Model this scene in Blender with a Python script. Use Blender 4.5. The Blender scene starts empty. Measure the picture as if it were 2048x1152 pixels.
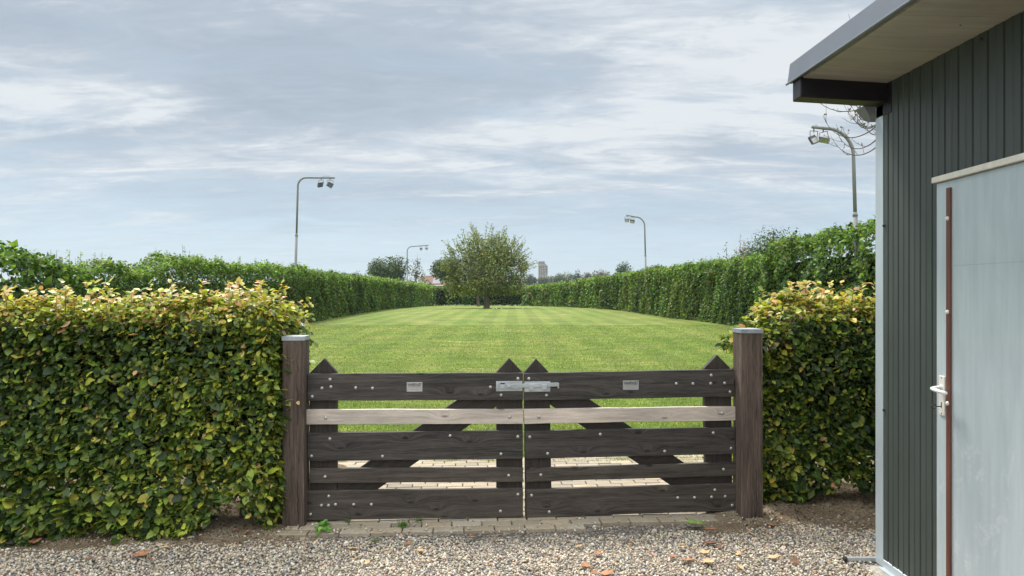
import bpy, bmesh, math, random
import numpy as np
from mathutils import Vector, Matrix, Euler

random.seed(7)
RNG = np.random.default_rng(11)
scene = bpy.context.scene
COL = scene.collection
R = math.radians

# ------------------------------------------------------------------ camera, sky, sun, exposure
CAMZ, F, HOR = 1.62, 1480.0, 585.0            # eye height, focal length in photo pixels, horizon row
cam_d = bpy.data.cameras.new("camera"); cam = bpy.data.objects.new("camera", cam_d); COL.objects.link(cam)
cam.location = (0, 0, CAMZ); cam.rotation_euler = (R(90), 0, 0)
cam_d.sensor_width = 36; cam_d.lens = F / 2048 * 36; cam_d.shift_y = (HOR - 576) / 2048
cam_d.clip_start = 0.05; cam_d.clip_end = 6000
scene.camera = cam
scene.view_settings.view_transform = 'Standard'; scene.view_settings.look = 'None'
scene.view_settings.gamma = 1; scene.view_settings.use_curve_mapping = False
EXPO = 1.15
scene.view_settings.exposure = EXPO
scene.cycles.use_denoising = True
scene.cycles.denoising_prefilter = 'ACCURATE'
scene.cycles.max_bounces = 8; scene.cycles.transparent_max_bounces = 8
scene.cycles.diffuse_bounces = 4; scene.cycles.transmission_bounces = 4
scene.cycles.sample_clamp_indirect = 6

SUN_EL, SUN_AZ = 58, -30      # azimuth measured from +Y (ahead), negative = to the left
sd = Vector((math.sin(R(SUN_AZ)) * math.cos(R(SUN_EL)), math.cos(R(SUN_AZ)) * math.cos(R(SUN_EL)), math.sin(R(SUN_EL))))
sun_d = bpy.data.lights.new("sun", 'SUN'); sun = bpy.data.objects.new("sun", sun_d); COL.objects.link(sun)
sun_d.energy = 2.05; sun_d.angle = R(12); sun_d.color = (1.0, 0.955, 0.88)
sun.rotation_euler = sd.to_track_quat('Z', 'Y').to_euler(); sun.location = (0, 0, 30)

def make_world():
    w = bpy.data.worlds.new("World"); scene.world = w; w.use_nodes = True
    nt = w.node_tree; nt.nodes.clear()
    N = lambda t, **k: _n(nt, t, k)
    L = nt.links.new
    out = N('ShaderNodeOutputWorld')
    sky = N('ShaderNodeTexSky', sky_type='NISHITA', sun_disc=False, sun_elevation=R(SUN_EL), sun_rotation=R(SUN_AZ))
    bg1 = N('ShaderNodeBackground'); bg1.inputs[1].default_value = 0.07
    hs = N('ShaderNodeHueSaturation'); hs.inputs['Saturation'].default_value = 0.62
    L(sky.outputs[0], hs.inputs['Color']); L(hs.outputs[0], bg1.inputs[0])
    tc = N('ShaderNodeTexCoord'); sp = N('ShaderNodeSeparateXYZ'); L(tc.outputs['Generated'], sp.inputs[0])
    def M(op, a, b=None, c=None, clamp=False):
        m = N('ShaderNodeMath', operation=op); m.use_clamp = clamp
        for i, v in enumerate((a, b, c)):
            if v is None: continue
            if isinstance(v, (int, float)): m.inputs[i].default_value = v
            else: L(v, m.inputs[i])
        return m.outputs[0]
    z = M('MAXIMUM', sp.outputs[2], 0.0)
    zc = M('ADD', z, 0.13)
    u = M('DIVIDE', sp.outputs[0], zc); v = M('DIVIDE', sp.outputs[1], zc)
    cb = N('ShaderNodeCombineXYZ'); L(u, cb.inputs[0]); L(v, cb.inputs[1])
    def noise(scale, loc, rot, stretch, detail, rough, dist, src=None):
        mp = N('ShaderNodeMapping'); mp.inputs['Location'].default_value = loc
        mp.inputs['Rotation'].default_value = (0, 0, R(rot)); mp.inputs['Scale'].default_value = stretch
        L(src or cb.outputs[0], mp.inputs[0])
        n = N('ShaderNodeTexNoise'); n.inputs['Scale'].default_value = scale
        n.inputs['Detail'].default_value = detail; n.inputs['Roughness'].default_value = rough
        n.inputs['Distortion'].default_value = dist
        L(mp.outputs[0], n.inputs['Vector']); return n.outputs['Fac']
    big = noise(0.55, (3.1, 7.3, 0), 38, (1.0, 1.9, 1), 3, 0.5, 0.6)
    mid = noise(1.5, (1.2, 4.7, 0), 30, (0.8, 2.2, 1), 8, 0.6, 0.9)
    fine = noise(5.0, (0.3, 2.1, 0), 35, (0.8, 1.5, 1), 10, 0.66, 0.7)
    s = M('ADD', M('MULTIPLY', big, 0.54), M('ADD', M('MULTIPLY', mid, 0.42), 0.03))
    s = M('ADD', s, M('MULTIPLY', M('SUBTRACT', fine, 0.5), 0.32)); s = M('ADD', s, M('MULTIPLY', M('SUBTRACT', mid, 0.5), 0.12))
    # the cloud layout of the day, in directions: a long white band climbing to the right, a white patch high on the left
    ay = M('MAXIMUM', M('ABSOLUTE', sp.outputs[1]), 0.05)
    az = M('DIVIDE', sp.outputs[0], ay); el = M('DIVIDE', z, ay)
    wob = M('MULTIPLY', M('SUBTRACT', mid, 0.5), 0.11)
    elw = M('ADD', el, wob)
    up = M('SUBTRACT', M('ADD', M('MULTIPLY', az, 0.27), 0.262), elw)
    dn = M('SUBTRACT', elw, M('ADD', M('MULTIPLY', az, 0.11), 0.155))
    def sm(x, w):
        mr = N('ShaderNodeMapRange'); mr.interpolation_type = 'SMOOTHSTEP'; L(x, mr.inputs[0]); mr.inputs[1].default_value = -w * .2; mr.inputs[2].default_value = w
        return mr.outputs[0]
    band = M('MULTIPLY', sm(up, .035), sm(dn, .07))
    band = M('MULTIPLY', band, sm(M('ADD', az, 0.38), .35))
    dxp = M('DIVIDE', M('ADD', az, 0.62), 0.22); dzp = M('DIVIDE', M('SUBTRACT', elw, 0.275), 0.075)
    pat = M('SUBTRACT', 1.0, M('ADD', M('MULTIPLY', dxp, dxp), M('MULTIPLY', dzp, dzp)))
    pat = sm(pat, .7)
    dxg = M('DIVIDE', M('ADD', az, 0.15), 0.42); dzg = M('DIVIDE', M('SUBTRACT', elw, 0.30), 0.10)
    gry = sm(M('SUBTRACT', 1.0, M('ADD', M('MULTIPLY', dxg, dxg), M('MULTIPLY', dzg, dzg))), .9)
    rip = noise(15.0, (1.7, 5.1, 0), -28, (0.55, 1.5, 1), 6, 0.6, 1.2)
    s = M('ADD', s, M('MULTIPLY', M('SUBTRACT', rip, 0.5), M('MULTIPLY', sm(M('SUBTRACT', mid, 0.44), .16), 0.17)))
    s = M('ADD', s, M('MULTIPLY', band, 0.12)); s = M('ADD', s, M('MULTIPLY', pat, 0.12)); s = M('SUBTRACT', s, M('MULTIPLY', gry, 0.015))
    k = 2 ** -EXPO
    cr = N('ShaderNodeValToRGB'); L(s, cr.inputs[0])
    e = cr.color_ramp.elements
    stops = [(0.36, (0.42, 0.49, 0.575)), (0.48, (0.49, 0.56, 0.64)), (0.56, (0.61, 0.67, 0.735)), (0.66, (0.80, 0.84, 0.87))]
    e[0].position, e[0].color = stops[0][0], (*[c * k for c in stops[0][1]], 1)
    e[1].position, e[1].color = stops[3][0], (*[c * k for c in stops[3][1]], 1)
    for p, c in stops[1:3]:
        el = e.new(p); el.color = (*[q * k for q in c], 1)
    # cloud layer, boosted outside the view to fill the shade
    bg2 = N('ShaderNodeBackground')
    # added fill: hi boosts the unseen overhead sky, bk the sky behind the camera
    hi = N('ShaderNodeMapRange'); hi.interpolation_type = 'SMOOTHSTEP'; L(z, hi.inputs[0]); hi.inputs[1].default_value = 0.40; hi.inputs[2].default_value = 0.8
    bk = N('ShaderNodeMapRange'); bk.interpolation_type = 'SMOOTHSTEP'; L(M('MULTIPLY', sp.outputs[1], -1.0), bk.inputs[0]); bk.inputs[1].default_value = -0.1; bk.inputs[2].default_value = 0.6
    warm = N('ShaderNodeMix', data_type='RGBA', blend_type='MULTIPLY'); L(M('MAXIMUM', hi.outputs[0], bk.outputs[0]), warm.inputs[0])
    L(cr.outputs[0], warm.inputs[6]); warm.inputs[7].default_value = (1.12, 1.03, .92, 1); L(warm.outputs[2], bg2.inputs[0])  # warm tint on the boosted sky, so its added fill is warmer
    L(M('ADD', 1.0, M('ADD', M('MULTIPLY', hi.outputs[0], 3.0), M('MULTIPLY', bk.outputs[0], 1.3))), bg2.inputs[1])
    # cloud cover thins to pale blue low down
    low = N('ShaderNodeMapRange'); low.interpolation_type = 'SMOOTHSTEP'
    L(z, low.inputs[0]); low.inputs[1].default_value = 0.02; low.inputs[2].default_value = 0.19
    low.inputs[3].default_value = 0.0; low.inputs[4].default_value = 1.0
    cov = M('ADD', low.outputs[0], M('MULTIPLY', M('SUBTRACT', mid, 0.5), 1.6), clamp=True)
    cov = M('MULTIPLY', cov, 0.93)
    # pale horizon blue
    hb = N('ShaderNodeBackground'); hb.inputs[0].default_value = (0.50 * k, 0.665 * k, 0.80 * k, 1); hb.inputs[1].default_value = 1
    mx0 = N('ShaderNodeMixShader'); mx0.inputs[0].default_value = 0.75; L(bg1.outputs[0], mx0.inputs[1]); L(hb.outputs[0], mx0.inputs[2])
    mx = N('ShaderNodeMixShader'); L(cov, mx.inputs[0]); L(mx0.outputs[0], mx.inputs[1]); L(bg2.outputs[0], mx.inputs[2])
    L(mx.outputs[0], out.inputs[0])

def _n(nt, t, k):
    n = nt.nodes.new(t)
    for a, b in k.items(): setattr(n, a, b)
    return n
make_world()

# ------------------------------------------------------------------ helpers
def X(px, d): return (px - 1024) / F * d
def Z(py, d): return CAMZ - (py - HOR) / F * d

def tag(o, label=None, cat=None, group=None, kind=None):
    if label: o['label'] = label
    if cat: o['category'] = cat
    if group: o['group'] = group
    if kind: o['kind'] = kind
    return o

def empty(name, loc, rot=(0, 0, 0)):
    o = bpy.data.objects.new(name, None); COL.objects.link(o)
    o.location = loc; o.rotation_euler = rot; o.empty_display_size = 0.2
    return o

class MB:
    def __init__(s): s.v = []; s.f = []; s.c = []
    def add(s, vs, fs, col=None):
        b = len(s.v); s.v += [tuple(p) for p in vs]; s.f += [tuple(i + b for i in f) for f in fs]
        s.c += [col or (1, 1, 1)] * len(vs)
    def box(s, x0, x1, y0, y1, z0, z1, col=None, M=None):
        vs = [(x, y, z) for z in (z0, z1) for y in (y0, y1) for x in (x0, x1)]
        if M is not None: vs = [tuple(M @ Vector(p)) for p in vs]
        s.add(vs, [(0, 2, 3, 1), (4, 5, 7, 6), (0, 1, 5, 4), (2, 6, 7, 3), (0, 4, 6, 2), (1, 3, 7, 5)], col)
    def prism(s, poly, y0, y1, col=None, M=None):
        """poly of (x,z) counter-clockwise seen from -y, extruded in y"""
        n = len(poly)
        vs = [(x, y0, z) for x, z in poly] + [(x, y1, z) for x, z in poly]
        if M is not None: vs = [tuple(M @ Vector(p)) for p in vs]
        fs = [tuple(range(n)), tuple(range(2 * n - 1, n - 1, -1))]
        fs += [(i, i + n, (i + 1) % n + n, (i + 1) % n) for i in range(n)]
        s.add(vs, fs, col)
    def tube(s, pts, rad, n=10, cap=True, col=None):
        pts = [Vector(p) for p in pts]; rs = rad if isinstance(rad, (list, tuple)) else [rad] * len(pts)
        ref = None; vs = []
        for i, p in enumerate(pts):
            t = (pts[min(i + 1, len(pts) - 1)] - pts[max(i - 1, 0)]).normalized()
            if ref is None: ref = Vector((0, 0, 1)) if abs(t.z) < 0.9 else Vector((1, 0, 0))
            a = t.cross(ref).normalized(); b = a.cross(t).normalized(); ref = b
            for k in range(n):
                th = 2 * math.pi * k / n
                vs.append(p + (a * math.cos(th) + b * math.sin(th)) * rs[i])
        fs = []
        for i in range(len(pts) - 1):
            for k in range(n):
                fs.append((i * n + k, i * n + (k + 1) % n, (i + 1) * n + (k + 1) % n, (i + 1) * n + k))
        if cap:
            fs.append(tuple(range(n - 1, -1, -1))); fs.append(tuple((len(pts) - 1) * n + k for k in range(n)))
        s.add(vs, fs, col)
    def dome(s, c, axis, r, h, n=12, col=None):
        axis = Vector(axis).normalized(); ref = Vector((0, 0, 1)) if abs(axis.z) < 0.9 else Vector((1, 0, 0))
        a = axis.cross(ref).normalized(); b = a.cross(axis); c = Vector(c); vs = []; m = 4
        for i in range(m):
            ph = (math.pi / 2) * i / m
            for k in range(n):
                th = 2 * math.pi * k / n
                vs.append(c + (a * math.cos(th) + b * math.sin(th)) * r * math.cos(ph) + axis * h * math.sin(ph))
        vs.append(c + axis * h)
        fs = [(i * n + k, i * n + (k + 1) % n, (i + 1) * n + (k + 1) % n, (i + 1) * n + k) for i in range(m - 1) for k in range(n)]
        fs += [((m - 1) * n + k, (m - 1) * n + (k + 1) % n, m * n) for k in range(n)]
        fs.append(tuple(range(n - 1, -1, -1)))
        s.add(vs, fs, col)
    def build(s, name, mat, parent=None, smooth=False, bevel=0, seg=2, fix=True):
        me = bpy.data.meshes.new(name); me.from_pydata(s.v, [], s.f)
        if any(c != (1, 1, 1) for c in s.c):
            at = me.color_attributes.new('Col', 'FLOAT_COLOR', 'POINT')
            at.data.foreach_set('color', np.hstack([np.array(s.c, dtype=np.float32), np.ones((len(s.c), 1), np.float32)]).ravel())
        if fix:
            bm = bmesh.new(); bm.from_mesh(me); bmesh.ops.recalc_face_normals(bm, faces=bm.faces); bm.to_mesh(me); bm.free()
        if smooth: me.shade_smooth()
        me.materials.append(mat)
        o = bpy.data.objects.new(name, me); COL.objects.link(o)
        if parent: o.parent = parent
        if bevel:
            b = o.modifiers.new('bevel', 'BEVEL'); b.width = bevel; b.segments = seg; b.limit_method = 'ANGLE'; b.angle_limit = R(40)
        return o

def np_mesh(name, V, loops, starts, totals, mat, parent=None, colors=None, smooth=False):
    me = bpy.data.meshes.new(name)
    me.vertices.add(len(V)); me.vertices.foreach_set('co', np.ascontiguousarray(V, dtype=np.float32).ravel())
    me.loops.add(len(loops)); me.loops.foreach_set('vertex_index', np.ascontiguousarray(loops, dtype=np.int32))
    me.polygons.add(len(starts)); me.polygons.foreach_set('loop_start', np.ascontiguousarray(starts, dtype=np.int32))
    try: me.polygons.foreach_set('loop_total', np.ascontiguousarray(totals, dtype=np.int32))
    except Exception: pass
    if smooth: me.polygons.foreach_set('use_smooth', np.ones(len(starts), dtype=bool))
    me.update(calc_edges=True)
    if colors is not None:
        at = me.color_attributes.new('Col', 'FLOAT_COLOR', 'POINT')
        at.data.foreach_set('color', np.hstack([colors, np.ones((len(colors), 1))]).astype(np.float32).ravel())
    me.materials.append(mat)
    o = bpy.data.objects.new(name, me); COL.objects.link(o)
    if parent: o.parent = parent
    return o

def repeat_mesh(name, tv, tf, xf, mat, parent=None, colors=None, smooth=False):
    """xf(tv)->(n,k,3) vertex array; tf list of faces of one template"""
    V = xf; n, k, _ = V.shape
    tl = np.concatenate([np.array(f) for f in tf]); tt = np.array([len(f) for f in tf])
    loops = (tl[None, :] + (np.arange(n) * k)[:, None]).ravel()
    totals = np.tile(tt, n); starts = np.concatenate([[0], np.cumsum(totals)[:-1]])
    c = None if colors is None else np.repeat(colors, k, axis=0)
    return np_mesh(name, V.reshape(-1, 3), loops, starts, totals, mat, parent, c, smooth)

def unit(a): return a / (np.linalg.norm(a, axis=-1, keepdims=True) + 1e-9)

LEAF_HI = (np.array([(0, 0, 0), (.14, .20, .03), (.14, -.20, .03), (.52, .31, .05), (.52, -.31, .05), (1, 0, -.10), (.2, 0, 0), (.55, 0, -.01), (.82, .17, 0), (.82, -.17, 0)]),
           [(0, 6, 1), (0, 2, 6), (6, 7, 3, 1), (6, 2, 4, 7), (7, 5, 8, 3), (7, 4, 9, 5)])
LEAF_LO = (np.array([(0, 0, 0), (.45, .33, .06), (1, 0, -.04), (.45, -.33, .06)]), [(0, 2, 1), (0, 3, 2)])

def leaves(name, P, N, T, S, C, mat, parent=None, hi=False, jig=0.0):
    tv, tf = LEAF_HI if hi else LEAF_LO
    N = unit(N); T = unit(T - (T * N).sum(-1, keepdims=True) * N); B = np.cross(N, T)
    k = len(tv)
    curl = RNG.normal(0, 1, (len(P), 1)) * 0.12
    w = tv[None, :, 2] + curl * (tv[None, :, 0] ** 2)
    fold = 1 + RNG.normal(0, .6, (len(P), 1))
    w = w * np.where(tv[None, :, 1] != 0, fold, 1)
    wid = RNG.uniform(.8, 1.2, (len(P), 1))
    V = P[:, None, :] + S[:, None, None] * (tv[None, :, 0, None] * T[:, None, :] + (tv[None, :, 1] * wid)[..., None] * B[:, None, :] + w[..., None] * N[:, None, :])
    return repeat_mesh(name, tv, tf, V, mat, parent, C)

def snoise(P, scale, seed):
    r = np.random.default_rng(seed); out = np.zeros(len(P)); P = np.asarray(P)
    for k in range(7):
        d = r.normal(0, 1, P.shape[1]); d /= np.linalg.norm(d)
        f = scale * r.uniform(.5, 1.8)
        out += np.sin(P @ d * f * 6.28 + r.uniform(0, 6.28) + 1.3 * np.sin((P @ np.roll(d, 1)) * f * 3.1))
    return out / 3.0

def pick(n, pal, wts, jit=.22):
    pal = np.array(pal); w = np.array(wts, dtype=float); w = w / w.sum(-1, keepdims=True)
    if w.ndim == 1: idx = RNG.choice(len(pal), n, p=w)
    else: idx = (RNG.random((n, 1)) > np.cumsum(w, axis=1)).sum(1).clip(0, len(pal) - 1)
    return pal[idx] * np.exp(RNG.normal(0, jit, (n, 1))) * np.exp(RNG.normal(0, jit * .3, (n, 3)))

# ------------------------------------------------------------------ materials
def new_mat(name):
    m = bpy.data.materials.new(name); m.use_nodes = True
    nt = m.node_tree; p = nt.nodes['Principled BSDF']; return m, nt, p

def nd(nt, t, **k): return _n(nt, t, k)

def m_math(nt, op, a, b=None, clamp=False):
    m = nt.nodes.new('ShaderNodeMath'); m.operation = op; m.use_clamp = clamp
    for i, v in enumerate((a, b)):
        if v is None: continue
        if isinstance(v, (int, float)): m.inputs[i].default_value = v
        else: nt.links.new(v, m.inputs[i])
    return m.outputs[0]

def m_noise(nt, scale, stretch=(1, 1, 1), detail=6, rough=.6, dist=0, src=None, coord='Object'):
    if src is None:
        tc = nt.nodes.new('ShaderNodeTexCoord'); src = tc.outputs[coord]
    mp = nt.nodes.new('ShaderNodeMapping'); mp.inputs['Scale'].default_value = stretch
    nt.links.new(src, mp.inputs[0])
    n = nt.nodes.new('ShaderNodeTexNoise'); n.inputs['Scale'].default_value = scale
    n.inputs['Detail'].default_value = detail; n.inputs['Roughness'].default_value = rough; n.inputs['Distortion'].default_value = dist
    nt.links.new(mp.outputs[0], n.inputs['Vector']); return n.outputs['Fac']

def m_ramp(nt, fac, stops):
    r = nt.nodes.new('ShaderNodeValToRGB'); nt.links.new(fac, r.inputs[0]); e = r.color_ramp.elements
    e[0].position, e[0].color = stops[0][0], (*stops[0][1], 1)
    e[1].position, e[1].color = stops[-1][0], (*stops[-1][1], 1)
    for p, c in stops[1:-1]:
        el = e.new(p); el.color = (*c, 1)
    return r.outputs[0]

def m_mix(nt, fac, a, b, mode='MIX'):
    m = nt.nodes.new('ShaderNodeMix'); m.data_type = 'RGBA'; m.blend_type = mode
    for i, v in ((0, fac), (6, a), (7, b)):
        if isinstance(v, (int, float)): m.inputs[i].default_value = v
        elif isinstance(v, tuple): m.inputs[i].default_value = (*v, 1)
        else: nt.links.new(v, m.inputs[i])
    return m.outputs[2]

def m_bump(nt, p, h, strength, dist=.01):
    b = nt.nodes.new('ShaderNodeBump'); b.inputs['Strength'].default_value = strength; b.inputs['Distance'].default_value = dist
    nt.links.new(h, b.inputs['Height']); nt.links.new(b.outputs[0], p.inputs['Normal'])

def leaf_mat(name, trans=.35, rough=.45, spec=.35):
    m, nt, p = new_mat(name); a = nd(nt, 'ShaderNodeVertexColor', layer_name='Col')
    nt.links.new(a.outputs[0], p.inputs['Base Color']); p.inputs['Roughness'].default_value = rough
    p.inputs['Specular IOR Level'].default_value = spec
    t = nd(nt, 'ShaderNodeBsdfTranslucent')
    g = nd(nt, 'ShaderNodeMix', data_type='RGBA', blend_type='MULTIPLY'); g.inputs[0].default_value = 1
    nt.links.new(a.outputs[0], g.inputs[6]); g.inputs[7].default_value = (1.5, 1.5, .7, 1)
    nt.links.new(g.outputs[2], t.inputs[0])
    mx = nd(nt, 'ShaderNodeMixShader'); mx.inputs[0].default_value = trans
    nt.links.new(p.outputs[0], mx.inputs[1]); nt.links.new(t.outputs[0], mx.inputs[2])
    nt.links.new(mx.outputs[0], nt.nodes['Material Output'].inputs[0]); return m

def simple(name, col, rough=.6, metal=0, nscale=20, namp=.25, stretch=(1, 1, 1), bump=0, spec=.5):
    m, nt, p = new_mat(name)
    n = m_noise(nt, nscale, stretch)
    c = m_ramp(nt, n, [(.3, tuple(x * (1 - namp) for x in col)), (.7, tuple(min(1, x * (1 + namp)) for x in col))])
    nt.links.new(c, p.inputs['Base Color']); p.inputs['Roughness'].default_value = rough; p.inputs['Metallic'].default_value = metal
    p.inputs['Specular IOR Level'].default_value = spec
    if bump: m_bump(nt, p, n, bump)
    return m

def vcol_mat(name, rough=.75, nscale=60, namp=.2, bump=.2, spec=.3):
    m, nt, p = new_mat(name); a = nd(nt, 'ShaderNodeVertexColor', layer_name='Col')
    n = m_noise(nt, nscale); g = m_ramp(nt, n, [(.3, (1 - namp,) * 3), (.7, (1 + namp * .6,) * 3)])
    nt.links.new(m_mix(nt, 1.0, a.outputs[0], g, 'MULTIPLY'), p.inputs['Base Color'])
    p.inputs['Roughness'].default_value = rough; p.inputs['Specular IOR Level'].default_value = spec
    if bump: m_bump(nt, p, n, bump, .004)
    return m

def wood_mat(name, dark, light, axis='x', knots=True, rough=.7, contrast=1.0, crack=False):
    m, nt, p = new_mat(name)
    tc = nd(nt, 'ShaderNodeTexCoord'); oi = nd(nt, 'ShaderNodeObjectInfo')
    ofs = nd(nt, 'ShaderNodeVectorMath', operation='ADD')
    sc = nd(nt, 'ShaderNodeVectorMath', operation='SCALE'); sc.inputs[0].default_value = (13.7, 5.1, 7.9)
    nt.links.new(oi.outputs['Random'], sc.inputs['Scale'])
    nt.links.new(tc.outputs['Object'], ofs.inputs[0]); nt.links.new(sc.outputs[0], ofs.inputs[1])
    src = ofs.outputs[0]
    if axis == 'z':
        rt = nd(nt, 'ShaderNodeVectorRotate', rotation_type='Y_AXIS'); rt.inputs['Angle'].default_value = R(90)
        nt.links.new(src, rt.inputs[0]); src = rt.outputs[0]
    if axis == 'd':
        rt = nd(nt, 'ShaderNodeVectorRotate', rotation_type='Y_AXIS'); rt.inputs['Angle'].default_value = R(35)
        nt.links.new(src, rt.inputs[0]); src = rt.outputs[0]
    # knots: cells stretched along the grain
    sx = nd(nt, 'ShaderNodeSeparateXYZ'); nt.links.new(src, sx.inputs[0]); mp = nd(nt, 'ShaderNodeCombineXYZ'); nt.links.new(m_math(nt, 'MULTIPLY', sx.outputs[0], 2.1), mp.inputs[0]); nt.links.new(m_math(nt, 'MULTIPLY', sx.outputs[2], 6.0), mp.inputs[1])
    vo = nd(nt, 'ShaderNodeTexVoronoi', feature='F1'); vo.inputs['Scale'].default_value = 1.0; vo.inputs['Randomness'].default_value = 1.0; vo.voronoi_dimensions = '2D'; nt.links.new(mp.outputs[0], vo.inputs['Vector'])
    kd = vo.outputs['Distance']
    pull = m_math(nt, 'POWER', m_math(nt, 'SUBTRACT', 1.0, m_math(nt, 'MINIMUM', m_math(nt, 'MULTIPLY', kd, 2.6), 1.0)), 2.0)
    cb = nd(nt, 'ShaderNodeCombineXYZ'); nt.links.new(m_math(nt, 'MULTIPLY', pull, .06 if knots else .015), cb.inputs[2])
    v2 = nd(nt, 'ShaderNodeVectorMath', operation='ADD'); nt.links.new(src, v2.inputs[0]); nt.links.new(cb.outputs[0], v2.inputs[1])
    g1 = m_noise(nt, 1.0, (1.6, 26, 44), 8, .72, .25, src=v2.outputs[0])
    g2 = m_noise(nt, 1.0, (9, 150, 230), 5, .8, 0, src=v2.outputs[0])
    g3 = m_noise(nt, 2.2, (1, 2, 3), 5, .6, 0, src=src)
    grain = m_math(nt, 'ADD', m_math(nt, 'MULTIPLY', g1, .55), m_math(nt, 'MULTIPLY', g2, .45))
    mid = tuple((a + b) / 2 for a, b in zip(dark, light))
    c = m_ramp(nt, grain, [(.5 - .14 / contrast, dark), (.5, mid), (.5 + .13 / contrast, light)])
    wear = m_ramp(nt, g3, [(.3, (.8, .8, .8)), (.72, (1.25, 1.22, 1.18))])
    c = m_mix(nt, 1.0, c, wear, 'MULTIPLY')
    if knots:
        kf = m_math(nt, 'SUBTRACT', 1.0, m_math(nt, 'MULTIPLY', m_math(nt, 'MAXIMUM', m_math(nt, 'SUBTRACT', kd, .03), 0.0), 26.0), clamp=True)
        c = m_mix(nt, m_math(nt, 'MULTIPLY', kf, .7), c, tuple(x * .35 for x in dark))
    h = grain
    if crack:
        sp = nd(nt, 'ShaderNodeSeparateXYZ'); nt.links.new(tc.outputs['Object'], sp.inputs[0])
        wn = m_noise(nt, 3.5, (0.2, 0.2, 1), 8, .7)
        brk = m_noise(nt, 2.2, (3, 3, 1), 4, .6)
        tot = None
        for cx, wd, amp in ((.030, .0034, .10), (-.035, .0016, .12), (.062, .0012, .08)):
            dd = m_math(nt, 'ABSOLUTE', m_math(nt, 'SUBTRACT', m_math(nt, 'ADD', sp.outputs[0], m_math(nt, 'MULTIPLY', m_math(nt, 'SUBTRACT', wn, .5), amp)), cx))
            q = m_math(nt, 'SUBTRACT', 1.0, m_math(nt, 'DIVIDE', dd, wd), clamp=True)
            tot = q if tot is None else m_math(nt, 'MAXIMUM', tot, q)
        tot = m_math(nt, 'MULTIPLY', tot, m_ramp(nt, brk, [(.44, (0, 0, 0)), (.52, (1, 1, 1))]))
        c = m_mix(nt, tot, c, tuple(x * .18 for x in dark)); h = m_math(nt, 'SUBTRACT', grain, tot)
    nt.links.new(c, p.inputs['Base Color']); p.inputs['Roughness'].default_value = rough; p.inputs['Specular IOR Level'].default_value = .25
    m_bump(nt, p, h, .55, .006)
    return m

M = {}
M['leaf_near'] = leaf_mat('glossy_hedge_leaf', .32, .42, .4)
M['leaf_far'] = leaf_mat('hedge_leaf', .38, .5, .25)
M['leaf_tree'] = leaf_mat('tree_leaf', .3, .55, .2)
M['core'] = simple('shaded_hedge_core', (.016, .016, .009), .95, 0, 8, .4, spec=.05)  # shade deep inside a hedge put into one near-black colour
M['twig'] = simple('twig_bark', (.11, .08, .055), .9, 0, 30, .3)
M['bark'] = simple('tree_bark', (.13, .10, .08), .9, 0, 8, .4, (1, 1, .2), .5)
M['plank_dark'] = wood_mat('dark_stained_plank', (.017, .0155, .015), (.092, .083, .077), 'x', True, .6, 1.2)
M['plank_low'] = wood_mat('worn_brown_plank', (.027, .023, .020), (.115, .098, .084), 'x', True, .66, 1.15)
M['plank_pale'] = wood_mat('bare_pale_plank', (.36, .30, .26), (.68, .61, .545), 'x', True, .72, .95)
M['upright'] = wood_mat('dark_upright_wood', (.026, .022, .020), (.066, .056, .050), 'z', False, .65)
M['brace'] = wood_mat('dark_brace_wood', (.024, .021, .019), (.06, .051, .046), 'd', False, .65)
M['post'] = wood_mat('weathered_post_wood', (.040, .030, .025), (.160, .122, .100), 'z', False, .85, 1.2, True)
M['galv'] = simple('galvanised_steel', (.50, .53, .55), .42, .6, 9, .16, (1, 1, .5))
M['bolt'] = simple('bolt_steel', (.50, .48, .45), .4, .6, 30, .1)
M['rust'] = simple('rusty_steel', (.14, .06, .035), .85, .2, 40, .5)
M['darksteel'] = simple('dark_steel', (.05, .05, .05), .6, .5, 20, .2)

# ------------------------------------------------------------------ ground
PY = [-60, 7, 12, 20, 30, 45, 62, 80, 98, 130, 4000]
PZ = [0, 0, .06, .14, .25, .28, .28, .10, -.12, -.3, -.3]
def gz(y): return float(np.interp(y, PY, PZ))
def gb(x):   # where gravel meets soil
    return float(np.interp(x, [-6, -3.2, -2, -1.45, 0, 1.5, 1.9, 2.6, 6], [4.6, 4.66, 4.75, 4.86, 4.88, 5.03, 5.14, 5.1, 5.1]))

def grid(name, xs, ys, zf, mat, kind='structure', smooth=True, mask=None):
    V = [(x, y, zf(x, y)) for y in ys for x in xs]; n = len(xs); Fc = []
    for j in range(len(ys) - 1):
        for i in range(n - 1):
            if mask and not mask((xs[i] + xs[i + 1]) / 2, (ys[j] + ys[j + 1]) / 2): continue
            Fc.append((j * n + i, j * n + i + 1, (j + 1) * n + i + 1, (j + 1) * n + i))
    me = bpy.data.meshes.new(name); me.from_pydata(V, [], Fc); me.materials.append(mat)
    if smooth: me.shade_smooth()
    o = bpy.data.objects.new(name, me); COL.objects.link(o); o['kind'] = kind
    return o

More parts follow.
